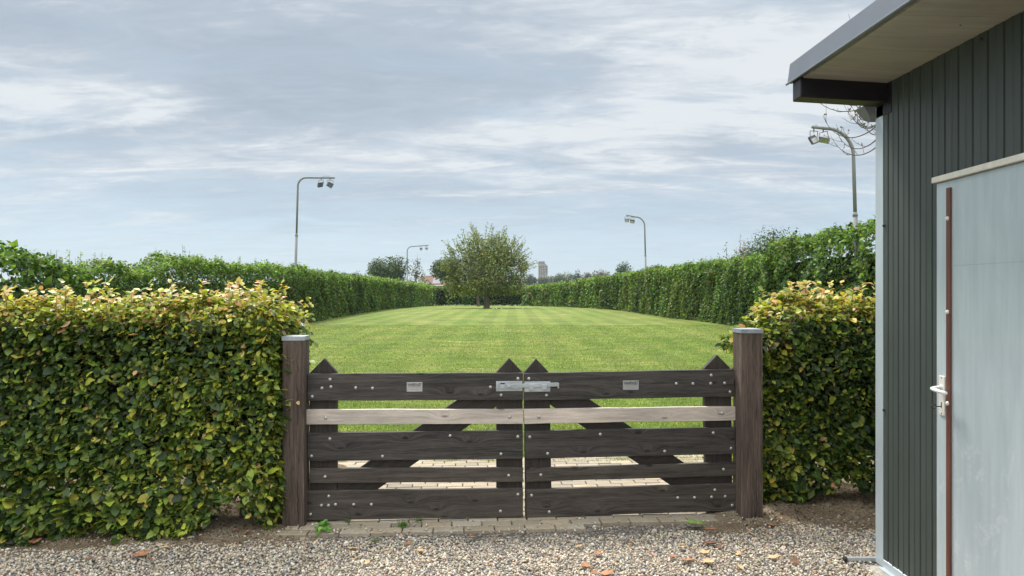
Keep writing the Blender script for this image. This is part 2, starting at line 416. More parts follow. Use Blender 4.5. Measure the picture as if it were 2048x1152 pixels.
def lawn_mat():
    m, nt, p = new_mat('mown_grass')
    n1 = m_noise(nt, .35, (1, 1, 1), 5, .6); n2 = m_noise(nt, 2.2, (.55, 1.6, 1), 6, .65)
    n3 = m_noise(nt, 38, (1, 1, 1), 5, .75); n4 = m_noise(nt, 210, (1, 1, 1), 3, .7)
    c = m_ramp(nt, n2, [(.30, (.075, .138, .024)), (.5, (.132, .200, .036)), (.70, (.21, .25, .060))])
    dry = m_ramp(nt, n1, [(.42, (0, 0, 0)), (.66, (1, 1, 1))])
    c = m_mix(nt, m_math(nt, 'MULTIPLY', dry, .45), c, (.27, .255, .10))
    n5 = m_noise(nt, 1.1, (.45, 1.3, 1), 7, .7, .5)
    c = m_mix(nt, m_math(nt, 'MULTIPLY', m_ramp(nt, n5, [(.55, (0, 0, 0)), (.68, (1, 1, 1))]), .7), c, (.40, .34, .18))
    c = m_mix(nt, 1.0, c, m_ramp(nt, m_noise(nt, 9, (.6, 1.2, 1), 5, .7), [(.32, (.62, .68, .55)), (.68, (1.30, 1.24, 1.2))]), 'MULTIPLY')
    f = m_ramp(nt, n3, [(.3, (.62, .66, .6)), (.7, (1.3, 1.26, 1.2))]); c = m_mix(nt, 1.0, c, f, 'MULTIPLY')
    f = m_ramp(nt, n4, [(.3, (.6, .65, .6)), (.7, (1.35, 1.3, 1.3))]); c = m_mix(nt, .8, c, f, 'MULTIPLY')
    n6 = m_noise(nt, 1.5, (.32, 1.0, 1), 8, .72, .3)
    c = m_mix(nt, 1.0, c, m_ramp(nt, n6, [(.34, (.66, .72, .62)), (.5, (1, 1, 1)), (.66, (1.28, 1.20, 1.15))]), 'MULTIPLY')
    # mowing passes, a couple of feet wide, running down the lawn
    tc = nd(nt, 'ShaderNodeTexCoord'); wv = nd(nt, 'ShaderNodeTexWave', wave_type='BANDS', bands_direction='X')
    wv.inputs['Scale'].default_value = .27; wv.inputs['Distortion'].default_value = .9; nt.links.new(tc.outputs['Object'], wv.inputs['Vector'])
    f = m_ramp(nt, wv.outputs['Fac'], [(.35, (.89, .91, .88)), (.65, (1.09, 1.07, 1.08))]); c = m_mix(nt, 1.0, c, f, 'MULTIPLY')
    nt.links.new(c, p.inputs['Base Color']); p.inputs['Roughness'].default_value = .8; p.inputs['Specular IOR Level'].default_value = .15
    m_bump(nt, p, m_math(nt, 'ADD', n3, n4), .7, .03)
    return m
def soil_mat():
    m, nt, p = new_mat('dry_soil')
    n1 = m_noise(nt, 3.5, (1, 1, 1), 6, .65); n2 = m_noise(nt, 60, (1, 1, 1), 6, .7); vo = nd(nt, 'ShaderNodeTexVoronoi'); vo.inputs['Scale'].default_value = 75
    tc = nd(nt, 'ShaderNodeTexCoord'); nt.links.new(tc.outputs['Object'], vo.inputs['Vector'])
    c = m_ramp(nt, n1, [(.3, (.18, .130, .085)), (.52, (.28, .215, .145)), (.7, (.40, .33, .235))])
    c = m_mix(nt, 1.0, c, m_ramp(nt, n2, [(.3, (.5, .5, .5)), (.7, (1.3, 1.3, 1.3))]), 'MULTIPLY')
    nt.links.new(c, p.inputs['Base Color']); p.inputs['Roughness'].default_value = .95; p.inputs['Specular IOR Level'].default_value = .1
    m_bump(nt, p, m_math(nt, 'ADD', n2, m_math(nt, 'MULTIPLY', vo.outputs['Distance'], .8)), 1.0, .02)
    return m
def gravel_mat():
    m, nt, p = new_mat('gravel_bed')
    tc = nd(nt, 'ShaderNodeTexCoord'); vo = nd(nt, 'ShaderNodeTexVoronoi'); vo.inputs['Scale'].default_value = 62
    nt.links.new(tc.outputs['Object'], vo.inputs['Vector'])
    sp = nd(nt, 'ShaderNodeSeparateColor'); nt.links.new(vo.outputs['Color'], sp.inputs[0])
    c = m_ramp(nt, sp.outputs[0], [(0, (.14, .125, .11)), (.3, (.22, .19, .16)), (.6, (.32, .27, .21)), (.85, (.42, .37, .30)), (1, (.52, .47, .39))])
    dk = m_ramp(nt, vo.outputs['Distance'], [(.2, (1, 1, 1)), (.75, (.25, .25, .25))])
    c = m_mix(nt, 1.0, c, dk, 'MULTIPLY')
    nt.links.new(c, p.inputs['Base Color']); p.inputs['Roughness'].default_value = .85
    m_bump(nt, p, m_math(nt, 'SUBTRACT', 1.0, vo.outputs['Distance']), 1.0, .012)
    return m
M['lawn'] = lawn_mat(); M['soil'] = soil_mat(); M['gravel'] = gravel_mat()
M['field'] = simple('rough_field_grass', (.09, .125, .035), .9, 0, .3, .3)
ysg = list(np.arange(-40, 140, 3.0)) + [150, 200, 300, 500, 900, 1600, 2600, 4000]
xsg = [-3000, -1500, -700, -300, -150, -80, -50, -30, -20, -12, 0, 12, 20, 30, 50, 80, 150, 300, 700, 1500, 3000]
grid('ground', xsg, ysg, lambda x, y: gz(y) - .06, M['field'])
lawn_ys = [7.0 + .25 * i for i in range(20)] + list(np.arange(12.5, 101, 1.5))
def lz(x, y): return gz(y) + .012 * math.sin(x * 1.1 + y * .23) * min(1, max(0, (y - 9) / 6))
grid('lawn', list(np.arange(-11.5, 11.6, .5)), lawn_ys, lz, M['lawn'])
def sz(x, y):
    b = gb(x) + .03 * math.sin(x * 9) + .02 * math.sin(x * 23 + 1)
    t = min(1, max(0, (y - b) / .35)); g = 1 if (x < -1.5 or x > 1.62) else 0
    e = min(1, max(0, (abs(x) - 1.3) / .35))
    if y > 6.6: t *= max(0, 1 - (y - 6.6) / .5)
    return -.012 + e * t * (.05 + .012 * math.sin(x * 13 + y * 7) + .01 * math.sin(x * 31) * math.sin(y * 27)) + (.004 if e <= 0 else .014 * min(1, (y - b + .25) / .2) if y > b - .25 else -.01)
grid('soil', list(np.arange(-7, 7.01, .06)), list(np.arange(4.3, 7.35, .05)), sz, M['soil'])
grid('gravel_bed', list(np.arange(-9, 9.1, .5)), list(np.arange(-8, 4.6, .5)) + [4.7, 4.8, 4.9, 5.0, 5.1, 5.2], lambda x, y: -.004 if y < 4.6 else -.0035, M['gravel'])

# brick paving under the gate
def paving():
    mb = MB(); bw, bh = .207, .104; pal = [(.37, .305, .22), (.325, .275, .205), (.41, .335, .235), (.29, .25, .195), (.36, .31, .24)]
    row = 0; y = 4.80
    while y < 7.02:
        x = -1.66 + (bw / 2 if row % 2 else 0) + random.uniform(-.012, .012)
        while x < 1.78:
            if not (y < gb(x + .1) - .02):
                w = bw - .007; c = random.choice(pal); k = random.uniform(.82, 1.14); c = tuple(q * k for q in c)
                zt = .021 + random.uniform(-.003, .003); tx, ty = random.uniform(-.014, .014), random.uniform(-.02, .02)
                a = random.uniform(-.012, .012); y0 = y + random.uniform(-.002, .002) + .07 * (x + 1.43) * 1.0
                cx, cy = x + w / 2, y0 + bh / 2 - .0035
                Mx = Matrix.Translation((cx, cy, 0)) @ Matrix.Rotation(a + .07, 4, 'Z')
                hw, hh = w / 2, (bh - .007) / 2; b = .005
                vs = [(-hw, -hh, -.03), (hw, -hh, -.03), (hw, hh, -.03), (-hw, hh, -.03)]
                vs += [(sx * hw, sy * hh, zt - b + sx * tx * .1 + sy * ty * .05) for sx, sy in ((-1, -1), (1, -1), (1, 1), (-1, 1))]
                vs += [(sx * (hw - b), sy * (hh - b), zt + sx * tx * .1 + sy * ty * .05) for sx, sy in ((-1, -1), (1, -1), (1, 1), (-1, 1))]
                vs = [tuple(Mx @ Vector(p)) for p in vs]
                fs = [(8, 9, 10, 11)] + [(i, (i + 1) % 4, (i + 1) % 4 + 4, i + 4) for i in range(4)] + [(i + 4, (i + 1) % 4 + 4, (i + 1) % 4 + 8, i + 8) for i in range(4)]
                mb.add(vs, fs, c)
            x += bw
        y += bh; row += 1
    m, nt, p = new_mat('worn_brick_paver'); a = nd(nt, 'ShaderNodeVertexColor', layer_name='Col')
    n = m_noise(nt, 55, detail=6, rough=.7); n0 = m_noise(nt, 4.5, detail=5, rough=.65)
    c = m_mix(nt, 1.0, a.outputs[0], m_ramp(nt, n, [(.3, (.7, .7, .7)), (.7, (1.15, 1.15, 1.15))]), 'MULTIPLY')
    c = m_mix(nt, m_ramp(nt, n0, [(.48, (0, 0, 0)), (.62, (.75, .75, .75))]), c, (.30, .24, .165))
    nt.links.new(c, p.inputs['Base Color']); p.inputs['Roughness'].default_value = .9; m_bump(nt, p, n, .5, .006)
    o = mb.build('paving', m); o['kind'] = 'structure'
paving()

# pebbles
def pebbles():
    bm = bmesh.new(); bmesh.ops.create_icosphere(bm, subdivisions=1, radius=1)
    tv = np.array([v.co[:] for v in bm.verts]); tf = [tuple(v.index for v in f.verts) for f in bm.faces]; bm.free()
    pts = []
    n = 78000
    x = RNG.uniform(-3.9, 3.3, n); y = RNG.uniform(3.25, 5.25, n)
    b = np.interp(x, [-6, -3.2, -2, -1.45, 0, 1.5, 1.9, 2.6, 6], [4.6, 4.66, 4.75, 4.86, 4.88, 5.03, 5.14, 5.1, 5.1])
    b = b + .035 * np.sin(x * 7.3) + .02 * np.sin(x * 19 + 2) - np.abs(RNG.normal(0, .035, n)) + .03
    ok = (y < b) & ~((x > 2.10) & (y < 4.42))
    x, y = x[ok], y[ok]; n = len(x)
    # strays on paving and soil
    m = 420; xs = RNG.uniform(-3.3, 2.9, m); ys = np.interp(xs, [-3.2, -1.45, 0, 1.5, 2.6], [4.7, 4.9, 4.9, 5.05, 5.1]) + np.abs(RNG.exponential(.10, m))
    r = np.concatenate([RNG.lognormal(math.log(.0067), .27, n), RNG.lognormal(math.log(.0065), .25, m)]).clip(.004, .018)
    x = np.concatenate([x, xs]); y = np.concatenate([y, ys]); n2 = n + m
    z = np.concatenate([RNG.uniform(-.004, .0075, n), np.array([max(.024 if abs(a) < 1.6 else .012, sz(a, c)) + .004 for a, c in zip(xs, ys)])])
    z = z + .006 * snoise(np.stack([x, y], 1), .5, 3) * (np.arange(n2) < n)
    sc = np.stack([r * RNG.uniform(.8, 1.45, n2), r * RNG.uniform(.7, 1.1, n2), r * RNG.uniform(.5, .85, n2)], 1)
    Rm = unit(RNG.normal(0, 1, (n2, 4))); w, i, j, k = Rm.T
    tilt = .45
    i *= tilt; j *= tilt; nn = np.sqrt(w * w + i * i + j * j + k * k); w, i, j, k = w / nn, i / nn, j / nn, k / nn
    rot = np.stack([np.stack([1 - 2 * (j * j + k * k), 2 * (i * j - k * w), 2 * (i * k + j * w)], -1),
                    np.stack([2 * (i * j + k * w), 1 - 2 * (i * i + k * k), 2 * (j * k - i * w)], -1),
                    np.stack([2 * (i * k - j * w), 2 * (j * k + i * w), 1 - 2 * (i * i + j * j)], -1)], 1)
    loc = tv[None] * sc[:, None, :] * (1 + RNG.normal(0, .09, (n2, len(tv), 1)))
    V = np.einsum('nab,nkb->nka', rot, loc) + np.stack([x, y, z], 1)[:, None, :]
    pal = [(.62, .54, .43), (.70, .64, .54), (.50, .41, .30), (.42, .335, .245), (.25, .245, .245), (.165, .165, .17), (.50, .33, .20), (.37, .33, .28), (.58, .48, .34)]
    C = pick(n2, pal, [.20, .10, .16, .11, .12, .07, .05, .12, .10], .13).clip(0, .85) * .92
    m = vcol_mat('pebble_stone', .6, 120, .15, 0, .4)
    o = repeat_mesh('pebbles', tv, tf, V, m, None, C, True)
    tag(o, 'loose mixed cream and grey gravel in the foreground', 'gravel', kind='stuff')
pebbles()

# grass blades on the nearer lawn
def blades():
    n = 230000
    y = 7.0 + 24 * RNG.random(n) ** 2.1; x = RNG.uniform(-1, 1, n) * .40 * y
    keep = (y > 7.12 + .12 * np.sin(x * 3) + .08 * np.sin(x * 11)) | (RNG.random(n) < .12)
    keep &= ~((x < -1.35) & (y < 7.5) & (RNG.random(n) < .7))
    x, y = x[keep], y[keep]; n = len(x)
    h = RNG.uniform(.014, .038, n) * (1 + .25 * snoise(np.stack([x, y], 1), .8, 5)).clip(.5, 1.6); a = RNG.uniform(0, 6.28, n); w = RNG.uniform(.003, .0055, n) * (1 + .05 * (y - 7))
    z = np.interp(y, PY, PZ) + .010 * np.sin(x * 1.1 + y * .23) * ((y - 9) / 6).clip(0, 1)
    P = np.stack([x, y, z], 1); d = np.stack([np.cos(a), np.sin(a), 0 * a], 1); lean = RNG.normal(0, .55, (n, 2)) * h[:, None]
    tip = P + np.concatenate([lean, h[:, None]], 1)
    V = np.stack([P - d * w[:, None], P + d * w[:, None], tip], 1)
    q = snoise(np.stack([x, y * 1.6], 1), .35, 9)[:, None]
    C = pick(n, [(.105, .180, .034), (.165, .245, .052), (.25, .30, .085), (.42, .375, .18)], np.concatenate([np.full((n, 1), .35), np.full((n, 1), .40), .2 + .12 * q.clip(0, 1), .05 + .12 * q.clip(0, 1)], 1), .18)
    m = leaf_mat('grass_blade', .35, .6, .2)
    o = repeat_mesh('grass', np.zeros((3, 3)), [(0, 1, 2)], V, m, None, C)
    tag(o, 'short mown grass blades across the nearer part of the lawn', 'grass', kind='stuff')
blades()

# ------------------------------------------------------------------ hedges
GREENS = [(.030, .056, .016), (.072, .122, .024), (.165, .225, .036), (.37, .41, .058), (.48, .41, .085), (.52, .32, .16)]

def beech_hedge(name, label, x0, x1, yf, thick, ztop, zbf, wfun, vis=(-99, 99), seed=1, tops=90, left_round=0, root=None, tail=None, sprigs=None):
    """boxy clipped hedge; yf(x) is its front plane; leaves lie in a shell round the box"""
    root = root or empty(name, ((x0 + x1) / 2, yf((x0 + x1) / 2) + thick / 2, 0)); base = Vector(root.location)
    tag(root, label, 'hedge')
    P, N = [], []
    def add(n, f):
        p, q = f(n); P.append(p); N.append(q)
    H = ztop
    def front(n):
        x = RNG.uniform(x0, x1, n); z = RNG.uniform(.0, H, n); d = RNG.exponential(.055, n).clip(0, .28) - .02
        y = np.vectorize(yf)(x) + d
        return np.stack([x, y, z], 1), np.tile([0, -1.0, 0], (n, 1))
    def back(n):
        p, q = front(n); p[:, 1] += thick - 2 * (p[:, 1] - np.vectorize(yf)(p[:, 0])); return p, -q
    def top(n):
        x = RNG.uniform(x0, x1, n); y = np.vectorize(yf)(x) + RNG.uniform(0, thick, n); z = H - RNG.exponential(.05, n).clip(0, .25) + .02
        return np.stack([x, y, z], 1), np.tile([0, 0, 1.0], (n, 1))
    def end(xe, sg):
        def f(n):
            x = xe - sg * (RNG.exponential(.05, n).clip(0, .25) - .02); y = np.vectorize(yf)(x) + RNG.uniform(0, thick, n); z = RNG.uniform(0, H, n)
            return np.stack([x, y, z], 1), np.tile([sg, 0, 0.0], (n, 1))
        return f
    L = x1 - x0; D = 5600
    add(int(L * H * D), front); add(int(L * thick * D * 1.1), top); add(int(L * H * 700), back)
    add(int(thick * H * D * .9), end(x1, 1)); add(int(thick * H * D * .9), end(x0, -1))
    if tail:
        add(900, lambda n: (np.stack([RNG.uniform(tail[0], tail[1], n), RNG.uniform(tail[2], tail[3], n), RNG.uniform(tail[4], tail[5], n)], 1), np.tile([.6, -.6, 0.4], (n, 1))))
    P = np.concatenate(P); N = np.concatenate(N)
    lump = snoise(P, .9, seed) * .035 + snoise(P, 2.2, seed + 1) * .02
    P = P + N * lump[:, None]
    P[:, 1] -= .10 * ((.7 - P[:, 2]) / .7).clip(0, 1) * ((-1.9 - P[:, 0]) / .5).clip(0, 1) * (P[:, 1] < np.vectorize(yf)(P[:, 0]) + .3)
    # rounded top corners
    sh = ((P[:, 2] - (H - .12)) / .12).clip(0, 1) ** 2
    fy = np.vectorize(yf)(P[:, 0]); P[:, 1] += np.where(P[:, 1] < fy + .15, sh * .07, 0)
    if sprigs is not None:
        P = np.concatenate([P, np.array(sprigs)]); N = np.concatenate([N, np.tile([.2, -1.0, .3], (len(sprigs), 1))]); fy = np.vectorize(yf)(P[:, 0])
    P[:, 2] += np.where(P[:, 2] > H - .15, snoise(P[:, :2], 1.6, seed + 4) * .025, 0)
    if left_round:
        dx = ((P[:, 0] - x0) / left_round).clip(0, 1); P[:, 2] = np.where(P[:, 2] > H - .35, P[:, 2] - (1 - dx) ** 2 * .24 * ((P[:, 2] - (H - .35)) / .35).clip(0, 1), P[:, 2])
    zb = zbf(P[:, 0]) + .05 * snoise(P[:, :2], 3.0, seed + 7)
    gap = snoise(P, 1.5, seed + 20) + .5 * snoise(P, 4.0, seed + 21)
    keep = (P[:, 2] > zb) & ~((gap < -1.35) & (RNG.random(len(P)) < .75))
    inside = (P[:, 0] > vis[0]) & (P[:, 0] < vis[1]); keep &= inside | (RNG.random(len(P)) < .45)
    P, N = P[keep], N[keep]; n = len(P)
    up = np.tile([0, 0, 1.0], (n, 1))
    jn = RNG.normal(0, .50, (n, 3))
    LN = unit(N * .50 + up * .80 + jn)
    T = unit(N * .55 + np.array([0, 0, -.30]) + RNG.normal(0, .7, (n, 3)))
    S = RNG.lognormal(math.log(.043), .28, n).clip(.020, .10)
    S *= 1 + .26 * ((.95 - P[:, 2]) / .8).clip(0, 1) * ((-1.9 - P[:, 0]) / .9).clip(0, 1) + .18 * ((.8 - P[:, 2]) / .8).clip(0, 1) * (P[:, 0] > 0)
    S *= np.where(P[:, 2] < .6, 1.04, 1.0) * np.where(P[:, 2] > H - .1, .85, 1)
    C = pick(n, GREENS, wfun(P, H), .2)
    c = leaves('foliage', P - np.array(base), LN, T, S, C, M['leaf_near'], root, True)
    # young shoots standing up from the clipped top
    mb = MB(); PP, NN, TT = [], [], []
    r = random.Random(seed)
    for i in range(tops):
        x = r.uniform(x0 + .03, x1 - .03); y = yf(x) + r.uniform(.0, thick * .8)
        zz = H - (.2 * (1 - min(1, (x - x0) / left_round)) ** 2 if left_round else 0)
        h = r.choice([.05, .05, .06, .08, .10, .12, .17]) ; lx, ly = r.uniform(-.04, .04), r.uniform(-.04, .02)
        pts = [Vector((x, y, zz - .08)), Vector((x + lx * .4, y + ly * .4, zz + h * .4)), Vector((x + lx, y + ly, zz + h))]
        mb.tube([p - base for p in pts], [.0022, .0017, .001], 4, False)
        for t in (.35, .5, .62, .74, .86, .96, 1.0):
            q = pts[1].lerp(pts[2], (t - .3) / .7) if t > .3 else pts[1]
            PP.append(tuple(q)); a = r.uniform(0, 6.28)
            TT.append((math.cos(a), math.sin(a), r.uniform(.0, .7))); NN.append((-.4 * math.cos(a), -.4 * math.sin(a) - .3, 1))
    PP, NN, TT = np.array(PP), np.array(NN), np.array(TT); k = len(PP)
    leaves('top_foliage', PP - np.array(base), NN + RNG.normal(0, .3, (k, 3)), TT, RNG.uniform(.028, .06, k), pick(k, GREENS, [0, .02, .08, .25, .38, .27], .18), M['leaf_near'], root, True)
    mb.build('shoot_stems', M['twig'], root)  # stems only, the shoot leaves are a separate mesh
    # solid box coloured near black for the shaded inside, stems in the soil
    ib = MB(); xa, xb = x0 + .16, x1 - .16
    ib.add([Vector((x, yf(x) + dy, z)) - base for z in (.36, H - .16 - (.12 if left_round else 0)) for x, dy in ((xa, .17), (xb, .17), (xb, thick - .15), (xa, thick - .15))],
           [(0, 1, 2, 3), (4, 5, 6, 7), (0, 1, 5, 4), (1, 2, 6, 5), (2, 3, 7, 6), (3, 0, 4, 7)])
    ib.build('dark_core', M['core'], root)
    x = x0 + .12
    while x < x1:
        sb = MB(); y = yf(x) + thick * .5 + r.uniform(-.08, .08); a, b2 = r.uniform(-.06, .06), r.uniform(-.06, .06)
        sb.tube([Vector((x, y, -.02)) - base, Vector((x + a * .5, y + b2 * .5, .25)) - base, Vector((x + a, y + b2, .6)) - base], [.02, .016, .012], 7)
        sb.build('stem', M['twig'], root, True); x += r.uniform(.22, .34)
    return root

def w_left(P, H):
    n = len(P); W = np.zeros((n, 6)); x, z = P[:, 0], P[:, 2]
    q = (.5 + .45 * snoise(P, .7, 31)).clip(0, 1); rt = ((x + 2.9) / 1.4).clip(0, 1)
    W[:, 0] = .24; W[:, 1] = .34 - .1 * rt; W[:, 2] = .26 + .1 * q; W[:, 3] = .08 + .20 * q * (.35 + rt); W[:, 4] = .022 + .03 * q; W[:, 5] = .006
    dk = (.5 + .7 * snoise(P, .42, 77) + .35 * (-x - 2.6))  .clip(0, 1) * .42; W = W * (1 - dk[:, None]) + dk[:, None] * np.array([.46, .36, .12, .03, .015, .01])
    t = ((z - (H - .17)) / .13).clip(0, 1)[:, None]
    return W * (1 - t) + np.array([.03, .09, .20, .30, .23, .15]) * t
def w_right(P, H):
    n = len(P); W = np.zeros((n, 6)); x, z = P[:, 0], P[:, 2]
    q = (.5 + .45 * snoise(P, .8, 41)).clip(0, 1); lf = (1 - (x - 1.88) / .28).clip(0, 1)
    W[:, 0] = .38; W[:, 1] = .34; W[:, 2] = .18 + .06 * q; W[:, 3] = .05 + .07 * q + .30 * lf; W[:, 4] = .015 + .05 * lf; W[:, 5] = .01 + .03 * lf
    t = ((z - (H - .17)) / .13).clip(0, 1)[:, None]
    return W * (1 - t) + np.array([.03, .10, .20, .30, .22, .15]) * t
def zb_left(x):
    return np.interp(x, [-6, -3.4, -3.2, -2.85, -2.75, -2.65, -2.35, -2.1, -2.0, -1.95, -1.82, -1.78, -1.6], [.04, .0, .0, -.05, .10, .04, -.01, .02, .10, .24, .22, .06, .08])
def zb_right(x):
    return np.interp(x, [1.6, 1.9, 2.1, 2.25, 2.5, 3, 6], [.06, -.02, .0, .08, .20, .12, .1])
beech_hedge('beech_hedge', 'near clipped hedge left of the gate, green with yellow orange tips', -5.2, -1.625,
            lambda x: 4.98 + .07 * (x + 1.5), .62, 1.522, zb_left, w_left, (-3.75, 0), 5, 230, tail=(-1.67, -1.50, 5.27, 5.62, .3, 1.55),
            sprigs=[(-1.575, 5.035, 1.20), (-1.545, 5.03, 1.185), (-1.52, 5.035, 1.17), (-1.505, 5.03, 1.15), (-1.54, 5.04, 1.14), (-1.55, 5.035, 1.10), (-1.57, 5.035, .84), (-1.54, 5.03, .855), (-1.51, 5.03, .875), (-1.48, 5.03, .895), (-1.46, 5.035, .88), (-1.53, 5.035, .82)])
beech_hedge('beech_hedge', 'small dark clipped hedge between the right gate post and the shed', 1.87, 4.2,
            lambda x: 5.52 + .02 * (x - 1.7), .60, 1.525, zb_right, w_right, (0, 3.0), 15, 130, left_round=.22, tail=(1.65, 1.92, 5.5, 5.9, 1.2, 1.46))

def path_hedge(name, label, pts, hts, thick, palfun, root_xy, seed, y_lo=0, y_hi=999, k_cov=5.5, smin=.075, sgrow=.0026, lump=.12, side=1, cat='hedge', group=None, shoots=0):
    """clipped hedge along a path of (x,y); side=+1: the lawn is on the path's right"""
    root = empty(name, (root_xy[0], root_xy[1], gz(root_xy[1]))); base = np.array(root.location)
    tag(root, label, cat, group)
    P, N, S, A = [], [], [], []; corev = []
    arc = 0
    for (xa, ya), (xb, yb) in zip(pts[:-1], pts[1:]):
        L = math.hypot(xb - xa, yb - ya); m = max(1, int(L / 2)); d = np.array([xb - xa, yb - ya]) / L
        out = np.array([d[1], -d[0]]) * side
        for i in range(m):
            t0 = i / m; cx, cy = xa + (xb - xa) * (t0 + .5 / m), ya + (yb - ya) * (t0 + .5 / m)
            dist = math.hypot(cx, cy); s = max(smin, sgrow * dist); sl = L / m; h = float(np.interp(arc + (t0 + .5 / m) * L, hts[0], hts[1]))
            for face, area in (('f', sl * h), ('t', sl * thick), ('b', sl * h * .25)):
                n = int(k_cov * area / (s * s) * (1.3 if face == 't' else 1))
                t = RNG.uniform(t0, t0 + 1 / m, n); a = arc + t * L
                hh = np.interp(a, hts[0], hts[1]); px = xa + (xb - xa) * t; py = ya + (yb - ya) * t; g = np.interp(py, PY, PZ)
                if face in 'fb':
                    z = RNG.random(n) ** .95 * hh; ins = RNG.exponential(.09, n).clip(0, .35)
                    if face == 'b': ins = thick - ins
                    nn = np.tile([out[0], out[1], 0], (n, 1)) * (1 if face == 'f' else -1)
                else:
                    z = hh - RNG.exponential(.06, n).clip(0, .3); ins = RNG.uniform(0, thick, n); nn = np.tile([0, 0, 1.0], (n, 1))
                p = np.stack([px - out[0] * ins, py - out[1] * ins, g + z], 1)
                P.append(p); N.append(nn); S.append(RNG.lognormal(math.log(s), .22, n)); A.append(np.stack([a, z / hh], 1))
        arc += L
    P = np.concatenate(P); N = np.concatenate(N); S = np.concatenate(S); A = np.concatenate(A)
    P += N * (lump * (.7 * snoise(P, .35, seed) + .5 * snoise(P, 1.0, seed + 1)))[:, None]
    tip = A[:, 1] > .93
    P[:, 2] += tip * (np.abs(RNG.normal(0, .07, len(P))) + .10 * snoise(P[:, :2], .5, seed + 2) + .06 * snoise(P[:, :2], 2., seed + 3))
    gp = snoise(P, 1.2, seed + 8); keep = ~((gp < -1.3) & (RNG.random(len(P)) < .5) & ~tip)
    P, N, S, A = P[keep], N[keep], S[keep], A[keep]; n = len(P)
    LN = unit(N * .8 + np.array([0, 0, .45]) + RNG.normal(0, .6, (n, 3)))
    T = unit(N * .3 + np.array([0, 0, -.2]) + RNG.normal(0, .8, (n, 3)))
    C = palfun(P, A)
    leaves('foliage', P - base, LN, T, S, C, M['leaf_far'], root)
    # core: solid block, the shade inside the hedge put into its colour
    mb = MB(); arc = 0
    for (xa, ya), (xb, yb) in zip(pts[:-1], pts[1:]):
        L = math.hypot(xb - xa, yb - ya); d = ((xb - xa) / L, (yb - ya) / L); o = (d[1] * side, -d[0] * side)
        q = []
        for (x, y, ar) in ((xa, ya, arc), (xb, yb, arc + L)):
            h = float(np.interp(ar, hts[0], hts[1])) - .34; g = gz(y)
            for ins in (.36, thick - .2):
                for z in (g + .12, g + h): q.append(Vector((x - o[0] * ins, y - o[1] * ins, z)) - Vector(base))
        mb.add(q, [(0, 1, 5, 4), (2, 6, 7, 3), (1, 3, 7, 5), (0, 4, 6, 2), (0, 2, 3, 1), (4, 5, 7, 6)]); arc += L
    mb.build('dark_core', M['core'], root)
    if shoots:
        r = random.Random(seed); PP, NN, TT, SS = [], [], [], []; sb = MB()
        tot = arc
        for i in range(shoots):
            a = r.random() ** 2.2 * tot * .6; acc = 0
            for (xa, ya), (xb, yb) in zip(pts[:-1], pts[1:]):
                L = math.hypot(xb - xa, yb - ya)
                if acc + L > a: break
                acc += L
            t = (a - acc) / L; x, y = xa + (xb - xa) * t, ya + (yb - ya) * t; d = ((xb - xa) / L, (yb - ya) / L); ins = r.uniform(.1, .7)
            x -= d[1] * side * ins; y += d[0] * side * ins
            h = float(np.interp(a, hts[0], hts[1])) + gz(y); ht = r.choice([.15, .2, .25, .3, .45])
            sb.tube([Vector((x, y, h - .2)) - Vector(base), Vector((x + r.uniform(-.05, .05), y, h + ht)) - Vector(base)], [.006, .003], 4, False)
            nz = int(4 + ht * 26)
            for q in range(nz):
                zz = h + ht * (q / nz) ** .8; rr = .02
                an = r.uniform(0, 6.28); PP.append((x, y, zz)); TT.append((math.cos(an), math.sin(an), .2)); NN.append((0, 0, 1)); SS.append(r.uniform(.06, .10) * (1.15 - q / nz * .5))
        k = len(PP); PP = np.array(PP)
        leaves('top_foliage', PP - base, np.array(NN) + RNG.normal(0, .3, (k, 3)), np.array(TT), np.array(SS), pick(k, HP, [0, .2, .45, .3, .05], .15), M['leaf_far'], root)
        sb.build('shoot_stems', M['twig'], root)  # thin woody stems that carry those shoot leaves
    return root

HP = [(.030, .062, .020), (.058, .118, .030), (.105, .19, .038), (.19, .29, .055), (.18, .15, .06)]
def pal_hedge(seed, dark=0.0):
    def f(P, A):
        n = len(P); a, zr = A[:, 0], A[:, 1]
        # each plant along the row has its own tone
        r = np.random.default_rng(seed); edges = np.cumsum(r.uniform(1.2, 3.4, 90)); tone = r.uniform(0, 1, 91); br = r.uniform(0, 1, 91) ** 3
        idx = np.searchsorted(edges, a + .25 * snoise(P, .8, seed)); t = tone[idx]; b = br[idx]
        top = ((zr - .80) / .2).clip(0, 1)
        W = np.stack([.34 - .2 * t + .3 * dark, .36 + 0 * t, .20 + .16 * t - .1 * dark, .06 + .16 * t - .05 * dark, .03 + .28 * b], 1).clip(.005, 1)
        Wt = np.stack([.05 + 0 * t, .2 + 0 * t, .36 + 0 * t, .34 + 0 * t, .05 + 0 * t], 1)
        W = W * (1 - top[:, None]) + Wt * top[:, None]
        return pick(n, HP, W, .2) * (.78 + .46 * t ** .7 * (1 - .4 * b))[:, None]
    return f
left_pts = [(-9.2, 15.6), (-9.2, 33.8), (-9.5, 41), (-9.8, 56), (-10.2, 98)]
path_hedge('clipped_hedge', 'long green clipped hedge running down the left side of the lawn', left_pts,
           ([0, 2.5, 4.2, 5.5, 7.5, 10, 14, 25, 90], [1.98, 2.0, 2.1, 2.4, 2.36, 2.26, 2.22, 2.2, 2.38]), 1.0, pal_hedge(3), (-9.7, 55), 21, side=1, shoots=70)
right_pts = [(9.1, 26.6), (9.1, 34), (8.4, 38.7), (8.2, 45), (8.0, 54), (7.0, 62), (5.85, 74), (1.2, 97)]
